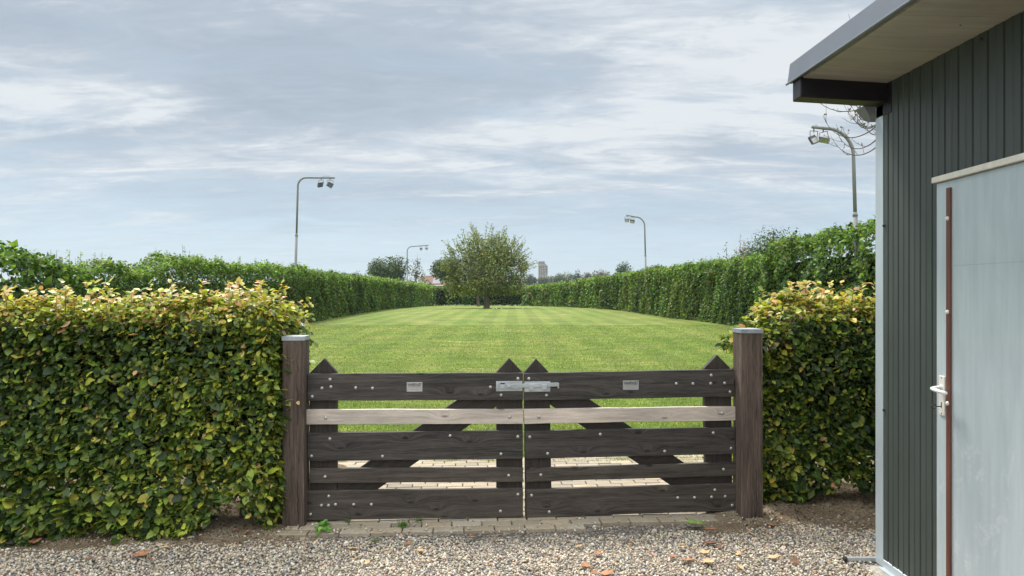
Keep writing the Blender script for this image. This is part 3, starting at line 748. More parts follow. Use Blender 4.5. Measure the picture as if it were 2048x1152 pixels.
path_hedge('clipped_hedge', 'long green clipped hedge running down the right side of the lawn', right_pts,
           ([0, 8, 20, 30, 42, 90], [2.60, 2.64, 2.58, 2.50, 2.42, 2.2]), 1.0, pal_hedge(8), (8.9, 50), 22, side=-1, shoots=60)
path_hedge('clipped_hedge', 'dark low hedge closing off the far end of the lawn', [(-10.2, 98.2), (2.0, 98.2)],
           ([0, 12], [2.35, 2.35]), 1.0, pal_hedge(12, 1.0), (-4, 98.7), 23, side=1)
def pal_lush(seed):
    def f(P, A):
        n = len(P); top = ((A[:, 1] - .6) / .4).clip(0, 1)[:, None]; q = (.5 + .5 * snoise(P, .45, seed)).clip(0, 1)[:, None]
        W = np.array([.24, .34, .28, .12, .02]) * (1 - top) + np.array([.06, .2, .34, .38, .02]) * top
        W = W * (1 - .5 * q) + .5 * q * np.array([.38, .36, .2, .05, .02])
        return pick(n, HP, W, .2)
    return f
path_hedge('lush_hedge', 'taller bright green bushy hedge behind the lamp pole on the right', [(9.0, 11.5), (9.0, 26.8)],
           ([0, 4, 8, 11, 13, 14.2, 15.4], [2.96, 2.96, 3.0, 3.08, 3.14, 2.98, 2.70]), 1.3, pal_lush(51), (9.6, 19), 31, side=-1, smin=.12, k_cov=5.0, lump=.26, shoots=30)
path_hedge('lush_hedge', 'bright leafy bush rising above the near hedge at the far left', [(-9.1, 9.5), (-9.1, 15.8)],
           ([0, 3, 5, 5.8, 6.3], [2.08, 2.14, 2.22, 2.16, 1.95]), 1.2, pal_lush(52), (-9.7, 13), 32, side=1, smin=.12, k_cov=5.0, lump=.2, shoots=26)

# ------------------------------------------------------------------ gate
GK = (5.355 - 5.14) / (X(1472, 5.355) - X(612, 5.14)); GX0, GY0 = X(612, 5.14), 5.14; GA = math.atan(GK)
def gate_pt(px, py):
    """a measured point on the front plane of the gate -> (distance along the gate from the left hinge, height)"""
    u = (px - 1024) / F; t = (GY0 - GK * GX0) / (1 - GK * u)
    return (t * u - GX0) / math.cos(GA), CAMZ - (py - HOR) / F * t
def c1(x, y): return gate_pt(540 + x / 2.7423, 640 + y / 2.7423)
def c2(x, y): return gate_pt(1030 + x / 2.7423, 640 + y / 2.7423)

def board(name, quad, y0, y1, mat, parent, ox=0, sub=10, rough=.0015):
    """quad: 4 corners TL,TR,BR,BL in (s,z); slightly uneven sawn edges"""
    tl, tr, br, bl = [Vector(q) for q in quad]; top = []; bot = []
    for i in range(sub + 1):
        t = i / sub; top.append(tl.lerp(tr, t) + Vector((0, random.uniform(-rough, rough)))); bot.append(bl.lerp(br, t) + Vector((0, random.uniform(-rough, rough))))
    vs = []
    for i in range(sub + 1):
        for (y, q) in ((y0, bot[i]), (y0, top[i]), (y1, top[i]), (y1, bot[i])): vs.append((q[0] - ox, y, q[1]))
    fs = [(i * 4 + k, i * 4 + (k + 1) % 4, (i + 1) * 4 + (k + 1) % 4, (i + 1) * 4 + k) for i in range(sub) for k in range(4)]
    fs += [(0, 1, 2, 3), (sub * 4 + 3, sub * 4 + 2, sub * 4 + 1, sub * 4)]
    mb = MB(); mb.add(vs, fs); return mb.build(name, mat, parent, bevel=.003)

def text_mesh(body, size, thick):
    cu = bpy.data.curves.new('lettering', 'FONT'); cu.body = body; cu.size = size; cu.extrude = thick; cu.offset = .0006; cu.align_x = 'CENTER'; cu.align_y = 'CENTER'
    o = bpy.data.objects.new('lettering', cu); COL.objects.link(o); bpy.context.view_layer.update()
    me = bpy.data.meshes.new_from_object(o.evaluated_get(bpy.context.evaluated_depsgraph_get())); bpy.data.objects.remove(o); return me

M['plate'] = simple('brushed_name_plate', (.50, .49, .48), .38, .55, 60, .12, (.3, 1, 3))
M['ink'] = simple('engraved_black', (.03, .03, .035), .6, 0, 20, .1)
TOPY, PF = 0.0, -.036      # front boards sit from y=-.036 to 0, uprights behind them

def gate_leaf(label, cf, hinge_s, planks, uprights, brace, bolts, plate, left):
    root = empty('wooden_gate', (GX0 + hinge_s * math.cos(GA), GY0 + .036 + hinge_s * math.sin(GA), 0), (0, 0, GA)); ox = hinge_s
    tag(root, label, 'gate')
    for q, mat in planks: board('plank', [cf(*p) for p in q], PF, 0, M[mat], root, ox)
    for pts in uprights:
        poly = [cf(*p) for p in pts]; mb = MB(); mb.prism([(s - ox, z) for s, z in poly][::-1], .001, .044); mb.build('upright', M['upright'], root, bevel=.003)
    poly = [cf(*p) for p in brace]; mb = MB(); mb.prism([(s - ox, z) for s, z in poly][::-1], .0015, .040); mb.build('brace', M['brace'], root, bevel=.003)
    for b in bolts:
        s, z = cf(*b); mb = MB(); mb.tube([(s - ox, PF + .001, z), (s - ox, PF - .0025, z)], .0112, 12); mb.dome((s - ox, PF - .0025, z), (0, -1, 0), .0095, .0065); mb.build('bolt', M['bolt'], root, True)
    (xa, ya), (xb, yb) = plate; s0, z0 = cf(xa, ya); s1, z1 = cf(xb, yb)
    pl = MB(); pl.box(s0 - ox, s1 - ox, PF - .003, PF + .0005, z1, z0); po = pl.build('name_plate', M['plate'], root, bevel=.0008)
    me = text_mesh('VANSEVLIET', .0245, .0004); me.materials.append(M['ink'])
    w = (s1 - s0) * .90; xs = [v.co.x for v in me.vertices]; k = w / (max(xs) - min(xs))
    for v in me.vertices: v.co = Vector((v.co.x * k, v.co.y, v.co.z))
    t = bpy.data.objects.new('lettering', me); COL.objects.link(t); t.parent = po
    t.location = ((s0 + s1) / 2 - ox, PF - .0036, z0 - (z0 - z1) * .27); t.rotation_euler = (R(90), 0, 0)
    for fr, wd, h in ((.44, .80, .0022), (.59, .78, .0016), (.80, .50, .002)):
        mm = MB(); zc = z0 - (z0 - z1) * fr; xc = (s0 + s1) / 2 - ox; hw = (s1 - s0) * wd / 2; x = xc - hw
        while x < xc + hw:
            l = random.uniform(.003, .008); mm.box(x, min(x + l, xc + hw), PF - .0036, PF - .0031, zc - h / 2, zc + h / 2); x += l + random.uniform(.001, .0025)
        mm.build('small_print', M['ink'], po)
    return root, ox

left_planks = [([(203, 295), (1386, 290), (1386, 438), (203, 443)], 'plank_dark'), ([(193, 492), (1386, 490), (1386, 570), (193, 573)], 'plank_pale'),
               ([(203, 620), (1385, 607), (1385, 762), (203, 774)], 'plank_dark'), ([(217, 816), (1386, 810), (1386, 888), (217, 895)], 'plank_low'),
               ([(195, 938), (1386, 925), (1386, 1080), (195, 1100)], 'plank_low')]
left_up = [[(209, 1104), (209, 293), (290, 213), (363, 293), (360, 1102)], [(1241, 1094), (1241, 290), (1313, 212), (1386, 290), (1386, 1092)]]
left_br = [(1240, 440 - 147), (1240, 480), (595, 930), (363, 1092), (363, 905)]
left_bolts = [(327, 326), (332, 367), (283, 374), (229, 420), (468, 372), (560, 374), (1207, 368), (1266, 412), (1358, 321), (303, 537), (1312, 532), (326, 652), (225, 747), (615, 748), (986, 635), (1357, 640), (1265, 735), (300, 860), (1307, 853), (320, 967), (280, 1017), (319, 1017), (357, 1012), (457, 1012), (554, 1012), (220, 1066), (1358, 957), (1262, 1049)]
gl, oxl = gate_leaf('left leaf of the dark wooden gate, carrying the galvanised sliding latch', c1, c1(203, 600)[0], left_planks, left_up, left_br, left_bolts, ((748, 341), (834, 392)), True)
right_planks = [([(47, 293), (1200, 270), (1200, 420), (47, 441)], 'plank_dark'), ([(47, 490), (1208, 475), (1208, 550), (50, 570)], 'plank_pale'),
                ([(54, 610), (1206, 588), (1206, 735), (55, 762)], 'plank_dark'), ([(58, 815), (1217, 780), (1217, 855), (60, 888)], 'plank_low'),
                ([(60, 932), (1217, 898), (1217, 1045), (62, 1085)], 'plank_low')]
right_up = [[(58, 1094), (50, 292), (117, 215), (190, 292), (205, 1088)], [(1055, 1056), (1043, 270), (1117, 193), (1193, 270), (1202, 1052)]]
right_br = [(193, 292), (1058, 872), (1058, 1040), (850, 908), (195, 470)]
right_bolts = [(74, 322), (171, 413), (883, 349), (974, 349), (1072, 348), (1148, 346), (1075, 303), (1178, 394), (128, 531), (1134, 511), (79, 642), (177, 733), (466, 627), (819, 720), (1086, 619), (1184, 704), (140, 850), (1142, 819), (89, 962), (186, 1053), (891, 975), (983, 974), (1077, 971), (1152, 968), (1095, 932), (1190, 1016)]
gr, oxr = gate_leaf('right leaf of the dark wooden gate, beside the post with the crack', c2, c2(1206, 600)[0], right_planks, right_up, right_br, right_bolts, ((590, 332), (676, 382)), False)

# sliding latch on the left leaf, keeper on the right leaf
def c6(x, y): return gate_pt(960 + x / 9.6, 700 + y / 9.6)
def lbox(mb, a, b, y0, y1, ox): s0, z0 = c6(*a); s1, z1 = c6(*b); mb.box(s0 - ox, s1 - ox, y0, y1, z1, z0)
mb = MB(); lbox(mb, (300, 597), (805, 787), PF - .004, PF - .0005, oxl)
lp = mb.build('latch_plate', M['galv'], gl, bevel=.001)
for nm, a, b2, ya, yb in (('tab', (300, 625), (345, 735), PF - .020, PF - .0042), ('tab', (380, 660), (475, 740), PF - .016, PF - .0042), ('guide', (630, 645), (720, 745), PF - .020, PF - .0142)):
    mb = MB(); lbox(mb, a, b2, ya, yb, oxl); mb.build(nm, M['galv'], lp, bevel=.002)
mb = MB(); lbox(mb, (385, 632), (470, 660), PF - .0046, PF - .0042, oxl); mb.build('slot', M['ink'], lp)
mb = MB(); s0, z0 = c6(510, 655); s1, z1 = c6(1480, 620); h = .0275
mb.add([(s0 - oxl, PF - .0137, z0 - h), (s1 - oxl, PF - .0137, z1 - h), (s1 - oxl, PF - .0137, z1), (s0 - oxl, PF - .0137, z0), (s0 - oxl, PF - .0047, z0 - h), (s1 - oxl, PF - .0047, z1 - h), (s1 - oxl, PF - .0047, z1), (s0 - oxl, PF - .0047, z0)],
       [(0, 1, 2, 3), (7, 6, 5, 4), (0, 4, 5, 1), (1, 5, 6, 2), (2, 6, 7, 3), (3, 7, 4, 0)])
bar = mb.build('sliding_bar', M['galv'], gl, bevel=.0015)
mb = MB(); s, z = c6(1483, 672); mb.box(s - oxl - .002, s - oxl + .008, PF - .022, PF - .004, z - .021, z + .017); mb.build('end_stop', M['galv'], bar, bevel=.002)
mb = MB(); s, z = c6(550, 695); mb.tube([(s - oxl, PF - .0135, z), (s - oxl, PF - .024, z)], .0085, 12); mb.dome((s - oxl, PF - .024, z), (0, -1, 0), .0085, .003); mb.build('knob', M['bolt'], bar, True)
mb = MB(); lbox(mb, (845, 605), (1342, 797), PF - .004, PF - .0005, oxr); kp = mb.build('keeper_plate', M['galv'], gr, bevel=.001)
for a, b in (((928, 660), (1020, 752)), ((1172, 655), (1268, 747))):
    mb = MB(); lbox(mb, a, b, PF - .021, PF - .0145, oxr); lbox(mb, (a[0], b[1] - 8), (b[0], b[1] + 8), PF - .021, PF - .0042, oxr); mb.build('guide', M['galv'], kp, bevel=.002)
for cx, cy, par, ox in ((550, 618, lp, oxl), (330, 768, lp, oxl), (775, 768, lp, oxl), (550, 775, lp, oxl), (870, 772, kp, oxr), (1097, 772, kp, oxr), (1322, 772, kp, oxr)):
    s, z = c6(cx, cy); mb = MB(); mb.dome((s - ox, PF - .004, z), (0, -1, 0), .0038, .0025, 8); mb.build('screw', M['galv'], par, True)

# strap hinges' eye and pin
def hinge(root, ox, s, z, mat, sg):
    mb = MB(); mb.tube([(s - ox, .02, z - .035), (s - ox, .02, z + .035)], .011, 12); mb.box(min(s - ox, s - ox - sg * .07), max(s - ox, s - ox - sg * .07), .004, .010, z - .02, z + .02)
    mb.build('hinge', mat, root, bevel=.001)
hinge(gl, oxl, c1(193, 365)[0] - .006, c1(193, 365)[1], M['darksteel'], -1); hinge(gl, oxl, c1(193, 1000)[0] - .006, c1(193, 1010)[1], M['darksteel'], -1)
hinge(gr, oxr, c2(1222, 345)[0], c2(1222, 345)[1], M['rust'], 1); hinge(gr, oxr, c2(1222, 940)[0], c2(1222, 940)[1], M['galv'], 1)

# ------------------------------------------------------------------ gate posts
M['zinc_cap'] = simple('dull_zinc_cap', (.36, .39, .42), .5, .55, 14, .2)
def post(label, x0, x1, y0, y1, z0, z1, lean=0):
    cx, cy = (x0 + x1) / 2, (y0 + y1) / 2
    root = empty('gate_post', (cx, cy, z0), (0, lean, GA * .6)); tag(root, label, 'gate post')
    hx, hy, H = (x1 - x0) / 2, (y1 - y0) / 2, z1 - z0
    ring = []; nz = 14; nc = 6
    def prof(k):   # rounded square with uneven sides
        return [(-hx, -hy), (-hx * .3, -hy - .001), (hx * .3, -hy), (hx, -hy), (hx, -hy * .3), (hx, hy * .3), (hx, hy), (hx * .3, hy), (-hx * .3, hy), (-hx, hy), (-hx, hy * .3), (-hx, -hy * .3)]
    mb = MB(); vs = []
    for i in range(nz + 1):
        t = i / nz; z = -.10 + (H + .10) * t; fl = 1 + .035 * (1 - t) ** 3
        for (a, b) in prof(i): vs.append((a * fl + random.uniform(-.0015, .0015), b * fl + random.uniform(-.0015, .0015), z))
    n = 12; fs = [(i * n + k, i * n + (k + 1) % n, (i + 1) * n + (k + 1) % n, (i + 1) * n + k) for i in range(nz) for k in range(n)]
    fs += [tuple(range(n - 1, -1, -1)), tuple(nz * n + k for k in range(n))]
    mb.add(vs, fs); mb.build('post', M['post'], root, bevel=.005)
    # sheet cap with down-turned rim
    e = .004; mb = MB(); mb.box(-hx - e, hx + e, -hy - e, hy + e, H + .0015, H + .0055)
    for a in ((-hx - e, hx + e, -hy - e, -hy - e + .002), (-hx - e, hx + e, hy + e - .002, hy + e), (-hx - e, -hx - e + .002, -hy - e + .002, hy + e - .002), (hx + e - .002, hx + e, -hy - e + .002, hy + e - .002)):
        mb.box(*a, H - .024, H + .0015)
    mb.build('cap', M['zinc_cap'], root, bevel=.0012)
    return root
post('left wooden gate post with a flat metal cap, touching the long near hedge', X(563, 5.05), X(606, 5.05), 5.06, 5.22, .0, 1.315)
post('right wooden gate post with a long crack, next to the small hedge', X(1482, 5.24), X(1525, 5.24), 5.24, 5.42, .03, 1.355)
# a thin stake behind the left post
mb = MB(); mb.tube([(0, 0, 0), (.01, 0, .8), (.0, 0, 1.41)], [.02, .019, .017], 8)
st = mb.build('stake', simple('grey_stake_wood', (.17, .15, .13), .9, 0, 30, .35, (1, 1, .1)), None, True); st.location = (X(587, 5.7), 5.75, 0)
tag(st, 'thin weathered round stake standing just behind the left gate post', 'stake')

# ------------------------------------------------------------------ shed
WX, WY = 2.175, 4.42
def shed():
    root = empty('shed', (4.2, 1.4, 0)); tag(root, 'dark green grey metal clad shed with overhanging flat roof at right', 'shed')
    b = Vector(root.location)
    m_w, nt, p = new_mat('green_grey_cladding'); n = m_noise(nt, 1.5, (1, 1, .35), 5, .6); n2 = m_noise(nt, 55, (1, 1, .06), 4, .7)
    c = m_ramp(nt, n, [(.3, (.044, .056, .050)), (.7, (.062, .075, .067))]); c = m_mix(nt, .6, c, m_ramp(nt, n2, [(.3, (.86,) * 3), (.7, (1.1,) * 3)]), 'MULTIPLY')
    nt.links.new(c, p.inputs['Base Color']); p.inputs['Roughness'].default_value = .48; p.inputs['Metallic'].default_value = .1
    m_bump(nt, p, n2, .08, .003)
    mb = MB()
    # profiled wall sheet: 55 mm ribs and pans, 4 mm deep
    prof = []; y = WY - .09
    while y > -2.0:
        prof += [(y, 0.0), (y - .044, 0.0), (y - .047, .008), (y - .056, .009), (y - .058, .001), (y - .100, .001), (y - .103, -.004), (y - .108, -.004)]; y -= .112
    def zt(y): return 2.83 + .012 * (y - 3.15) + .03
    vs = []
    for (yy, d) in prof: vs += [(WX + d, yy, .03), (WX + d, yy, zt(yy))]
    n = len(prof); mb.add([Vector(q) - b for q in vs], [(2 * i, 2 * i + 1, 2 * i + 3, 2 * i + 2) for i in range(n - 1)])
    w = mb.build('wall', m_w, root, fix=False)
    w['label'] = 'ribbed dark green grey front wall'
    mb = MB(); mb.box(WX + .012, 6.2, -2.0, WY - .012, .03, 2.80); mb2 = mb.build('wall', m_w, root); mb2.location = -b
    # plain plate over the ribs under the roof near the bracket
    mb = MB(); mb.box(WX - .004, WX + .004, 4.235, 4.41, 2.655, 2.85); q = mb.build('bracket_plate', M['beam'], root, bevel=.001); q.location = -b
    # corner flashing
    mb = MB(); mb.box(WX - .004, WX + .003, WY - .088, WY, .012, 2.72); mb.box(WX + .003, WX + .12, WY - .003, WY + .003, .012, 2.72)
    q = mb.build('corner_trim', M['galv_blue'], root, bevel=.001); q.location = -b
    mb = MB(); mb.add([(WX - .003, WY - .09, .012), (WX - .003, -2, .012), (WX - .003, WY - .09, .055), (WX - .003, -2, .055), (WX - .03, WY - .09, .010), (WX - .03, -2, .010), (WX + .008, WY - .09, .062), (WX + .008, -2, .062)],
                      [(0, 1, 3, 2), (4, 5, 1, 0), (2, 3, 7, 6)]); q = mb.build('base_trim', M['galv_blue'], root); q.location = -b
    so = q.modifiers.new('t', 'SOLIDIFY'); so.thickness = .002
    mb = MB(); mb.box(2.07, 6.25, -2.1, 4.38, -.25, .008); q = mb.build('footing', M['concrete'], root, bevel=.008); q.location = -b
    # roof
    sl = .029; fx = 1.655
    def fb(y): return 2.874 + sl * (y - 4.45)
    mb = MB(); ya, yb = -2.2, 4.45
    mb.add([(fx, ya, fb(ya)), (fx, yb, fb(yb)), (fx + .016, yb, fb(yb) + .12), (fx + .016, ya, fb(ya) + .12), (fx + .03, ya, fb(ya)), (fx + .03, yb, fb(yb)), (fx + .06, yb, fb(yb) + .121), (fx + .06, ya, fb(ya) + .121)],
           [(0, 1, 2, 3), (0, 4, 5, 1), (1, 5, 6, 2), (3, 2, 6, 7), (4, 0, 3, 7), (5, 4, 7, 6)])
    q = mb.build('fascia', M['fascia'], root, bevel=.002); q.location = -b
    mb = MB(); mb.tube([(fx - .001, ya, fb(ya) - .002), (fx - .001, yb + .008, fb(yb) - .002)], .007, 8); q = mb.build('drip_edge', M['fascia'], root, True); q.location = -b
    mb = MB()
    zi = lambda y: 2.83 + .012 * (y - 3.15)
    for (a, c) in ((-2.2, 3.226), (3.230, 4.44)):
        mb.add([(fx + .031, a, fb(a) + .004), (fx + .031, c, fb(c) + .004), (6.3, c, zi(c)), (6.3, a, zi(a)), (WX + .04, a, zi(a)), (WX + .04, c, zi(c))] , [(0, 1, 5, 4), (4, 5, 2, 3)])
    q = mb.build('soffit', M['soffit'], root, fix=False); q.location = -b
    so = q.modifiers.new('t', 'SOLIDIFY'); so.thickness = .012; so.offset = 1
    mb = MB(); mb.add([(fx + .02, ya, fb(ya) + .122), (fx + .02, yb, fb(yb) + .122), (6.3, yb, fb(yb) + .10), (6.3, ya, fb(ya) + .10), (fx + .02, ya, fb(ya) + .10), (fx + .02, yb, fb(yb) + .10), (6.3, yb, fb(yb) + .04), (6.3, ya, fb(ya) + .04)],
                      [(0, 1, 2, 3), (7, 6, 5, 4), (1, 5, 6, 2), (3, 2, 6, 7), (0, 3, 7, 4), (0, 4, 5, 1)])
    q = mb.build('roof', M['fascia'], root); q.location = -b
    mb = MB(); mb.add([(1.668, 4.28, 2.752), (WX + .0, 4.28, 2.722), (WX + .0, 4.28, 2.846), (1.668, 4.28, 2.874), (1.668, 4.40, 2.752), (WX, 4.40, 2.722), (WX, 4.40, 2.846), (1.668, 4.40, 2.876)],
                      [(0, 1, 2, 3), (7, 6, 5, 4), (0, 4, 5, 1), (1, 5, 6, 2), (2, 6, 7, 3), (3, 7, 4, 0)])
    q = mb.build('roof_beam', M['beam'], root, bevel=.006); q.location = -b
    # half round gutter on the far side wall, its end seen past the corner
    mb = MB(); prof = [(4.475 + .0 + .055 * math.cos(a), 2.735 - .085 * math.sin(a)) for a in [math.pi * i / 12 for i in range(13)]]
    vs = []; 
    for x, k in ((2.10, 1), (6.2, 1)):
        vs += [(x + (.06 if (k and x < 3) else 0) * ((2.735 - z) / .085), y, z) for y, z in prof]
    fs = [(i, i + 1, i + 14, i + 13) for i in range(12)] + [tuple(range(13))]
    mb.add(vs, fs); q = mb.build('rain_gutter', M['gutter'], root); q.location = -b; so = q.modifiers.new('t', 'SOLIDIFY'); so.thickness = .003
    for (yy, z) in ((4.315, 2.01), (4.315, .935), (3.42, 2.79), (4.30, 2.80)):
        mb = MB(); mb.tube([(WX - .004, yy, z), (WX - .010, yy, z)], .009, 10); mb.dome((WX - .010, yy, z), (-1, 0, 0), .0055, .006, 8); q = mb.build('screw', M['darksteel'], root, True); q.location = -b
    for (yy, z) in ((4.41, 2.03), (4.41, 1.28), (4.41, .62)):
        mb = MB(); mb.dome((WX - .004, yy, z), (-1, 0, 0), .004, .003, 8); q = mb.build('screw', M['bolt'], root, True); q.location = -b
    # door
    dx = 2.130
    mb = MB(); mb.box(dx, WX + .002, 2.70, 3.713, .035, 2.165); door = mb.build('door', M['door'], root, bevel=.003); door.location = -b
    mb = MB(); mb.box(dx - .0008, dx + .001, 2.70, 3.57, 1.748, 1.7500); mb.build('sheet_seam', M['darkline'], door)
    mb = MB(); mb.box(dx - .010, dx + .0, 3.583, 3.616, .04, 2.130); mb.build('brown_strip', M['brown'], door, bevel=.002)
    for z in (1.98, 1.525, 1.08):
        mb = MB(); mb.tube([(dx - .010, 3.600, z), (dx - .013, 3.600, z)], .011, 12); mb.dome((dx - .013, 3.600, z), (-1, 0, 0), .010, .008); mb.build('bolt', M['whitebolt'], door, True)
    mb = MB(); mb.box(dx - .007, dx, 3.634, 3.683, 1.012, 1.208); hp = mb.build('handle_plate', M['white'], door, bevel=.006)
    hp['label'] = 'off white long door handle plate'
    mb = MB(); mb.tube([(dx - .007, 3.66, 1.150), (dx - .020, 3.661, 1.150), (dx - .042, 3.664, 1.148), (dx - .054, 3.655, 1.145), (dx - .056, 3.63, 1.142), (dx - .053, 3.59, 1.139), (dx - .050, 3.545, 1.137)], [.0105, .009, .0085, .0105, .010, .0085, .008], 12)
    mb.dome((dx - .007, 3.66, 1.15), (-1, 0, 0), .015, .004); mb.build('handle', M['whitegloss'], hp, True)
    for z in (1.198, 1.022):
        mb = MB(); mb.dome((dx - .007, 3.658, z), (-1, 0, 0), .004, .0015, 8); mb.build('screw', M['darksteel'], hp, True)
    mb = MB(); mb.box(dx - .0078, dx - .0065, 3.6545, 3.6625, 1.050, 1.078); mb.build('keyhole', M['ink'], hp, bevel=.002)
    # cream drip strip over the door
    mb = MB(); mb.add([(dx - .022, 2.70, 2.168), (dx - .022, 3.72, 2.168), (dx - .022, 3.72, 2.196), (dx - .022, 2.70, 2.196), (WX + .001, 2.70, 2.168), (WX + .001, 3.72, 2.168), (WX + .001, 3.72, 2.210), (WX + .001, 2.70, 2.210)],
                      [(0, 1, 2, 3), (0, 4, 5, 1), (1, 5, 6, 2), (2, 6, 7, 3), (3, 7, 4, 0)])
    q = mb.build('drip_strip', M['cream'], root, bevel=.002); q.location = -b
    for (x, yy) in ((fx + .05, 3.20), (fx + .05, 3.26), (2.0, 3.30)):
        mb = MB(); mb.dome((x, yy, fb(yy) + .002 - .03 * (x > 1.9)), (0, 0, -1), .005, .003, 8); q = mb.build('screw', M['darksteel'], root, True); q.location = -b
    # key in the lock
    kx = dx - .007; mb = MB(); mb.tube([(kx, 3.6585, 1.057), (kx - .026, 3.6585, 1.057)], .0028, 8)
    pts = [(kx - .026 - .012 + .013 * math.cos(a), 3.6585 + .0, 1.057 + .010 * math.sin(a)) for a in [2 * math.pi * i / 14 for i in range(15)]]
    mb.tube(pts, .0022, 6, False); k = mb.build('key', M['darksteel'], None, True); tag(k, 'small dark key sticking out of the shed door lock', 'key')
    bpy.context.view_layer.update()

def door_mat():
    m, nt, p = new_mat('galvanised_door_sheet')
    tc = nd(nt, 'ShaderNodeTexCoord'); n = m_noise(nt, 1.6, (1, 1.6, .5), 6, .65, .4); n2 = m_noise(nt, 7, (1, 3.0, .22), 6, .7); n3 = m_noise(nt, 4.5, (1, 1.0, .8), 8, .8, 1.6)
    c = m_ramp(nt, n, [(.3, (.42, .49, .52)), (.7, (.54, .61, .64))])
    c = m_mix(nt, .7, c, m_ramp(nt, n2, [(.3, (.86,) * 3), (.7, (1.1,) * 3)]), 'MULTIPLY')
    sp = nd(nt, 'ShaderNodeSeparateXYZ'); nt.links.new(tc.outputs['Object'], sp.inputs[0])
    lowm = nd(nt, 'ShaderNodeMapRange'); nt.links.new(sp.outputs[2], lowm.inputs[0]); lowm.inputs[1].default_value = 1.35; lowm.inputs[2].default_value = .9
    mk = m_math(nt, 'MULTIPLY', m_ramp(nt, n3, [(.55, (0, 0, 0)), (.66, (.7,) * 3)]), lowm.outputs[0])
    c = m_mix(nt, mk, c, (.62, .66, .68))
    nt.links.new(c, p.inputs['Base Color']); p.inputs['Metallic'].default_value = .25
    rr = m_ramp(nt, n, [(.3, (.36,) * 3), (.7, (.5,) * 3)]); nt.links.new(rr, p.inputs['Roughness']); m_bump(nt, p, n, .12, .02)
    return m
M['door'] = door_mat()
M['galv_blue'] = simple('zinc_trim', (.48, .54, .58), .42, .35, 4, .14, (1, 1, .4))
M['gutter'] = simple('grey_gutter', (.20, .21, .22), .75, 0, 10, .15)
M['concrete'] = simple('concrete', (.34, .31, .27), .9, 0, 40, .3, bump=.4)
M['fascia'] = simple('anthracite_sheet', (.15, .165, .195), .38, .2, 3, .06)
M['beam'] = simple('dark_painted_steel', (.016, .013, .018), .5, .2, 10, .15)
def soffit_mat():
    m, nt, p = new_mat('painted_soffit_board'); n = m_noise(nt, 1, (1.5, 26, 1), 5, .6); n2 = m_noise(nt, 2.0, (1, 1, 1), 5, .6)
    c = m_ramp(nt, n, [(.3, (.31, .29, .245)), (.6, (.39, .365, .31))]); c = m_mix(nt, 1.0, c, m_ramp(nt, n2, [(.3, (.85, .84, .82)), (.7, (1.08,) * 3)]), 'MULTIPLY')
    nt.links.new(c, p.inputs['Base Color']); p.inputs['Roughness'].default_value = .7; m_bump(nt, p, n, .25, .003); return m
M['soffit'] = soffit_mat()
M['brown'] = simple('red_brown_strip', (.13, .048, .030), .5, .1, 30, .3, (1, 1, .1))
M['white'] = simple('off_white_enamel', (.66, .64, .58), .45, 0, 20, .05)
M['whitegloss'] = simple('white_handle', (.78, .79, .79), .22, 0, 20, .03)
M['whitebolt'] = simple('white_bolt_cap', (.72, .70, .66), .4, .1, 20, .05)
M['cream'] = simple('cream_trim', (.70, .67, .60), .6, 0, 14, .15)
M['darkline'] = simple('door_seam_line', (.33, .38, .40), .6, 0, 14, .1)  # seam drawn as a strip slightly darker than the door sheet
shed()
# square steel tube poking out at the shed corner
mb = MB(); mb.box(-.09, .10, -.012, .012, -.012, .012); t = mb.build('steel_tube', M['galv'], None, bevel=.002)
mb = MB(); mb.tube([(-.105, 0, 0), (-.085, 0, 0)], .0165, 10); q = mb.build('end_cap', M['darksteel'], t, bevel=.002)
t.location = (2.10, 4.455, .016); tag(t, 'short grey square tube with black end cap at the shed corner', 'tube')

# ------------------------------------------------------------------ lamp poles
M['pole'] = simple('pole_paint', (.20, .205, .20), .75, 0, 6, .15, (1, 1, .15))
M['pole_bottom'] = simple('pole_rust_band', (.24, .17, .14), .8, .1, 12, .3)
M['lampbody'] = simple('floodlight_housing', (.10, .105, .11), .5, .3, 10, .15)
M['lampgrey'] = simple('grey_floodlight_housing', (.30, .32, .34), .5, .3, 10, .15)
def glass_mat():
    m, nt, p = new_mat('led_panel_glass'); tc = nd(nt, 'ShaderNodeTexCoord'); ck = nd(nt, 'ShaderNodeTexChecker'); ck.inputs['Scale'].default_value = 34
    nt.links.new(tc.outputs['Object'], ck.inputs[0]); ck.inputs[1].default_value = (.50, .50, .47, 1); ck.inputs[2].default_value = (.36, .36, .33, 1)
    nt.links.new(ck.outputs[0], p.inputs['Base Color']); p.inputs['Roughness'].default_value = .35; return m
M['lampglass'] = glass_mat()
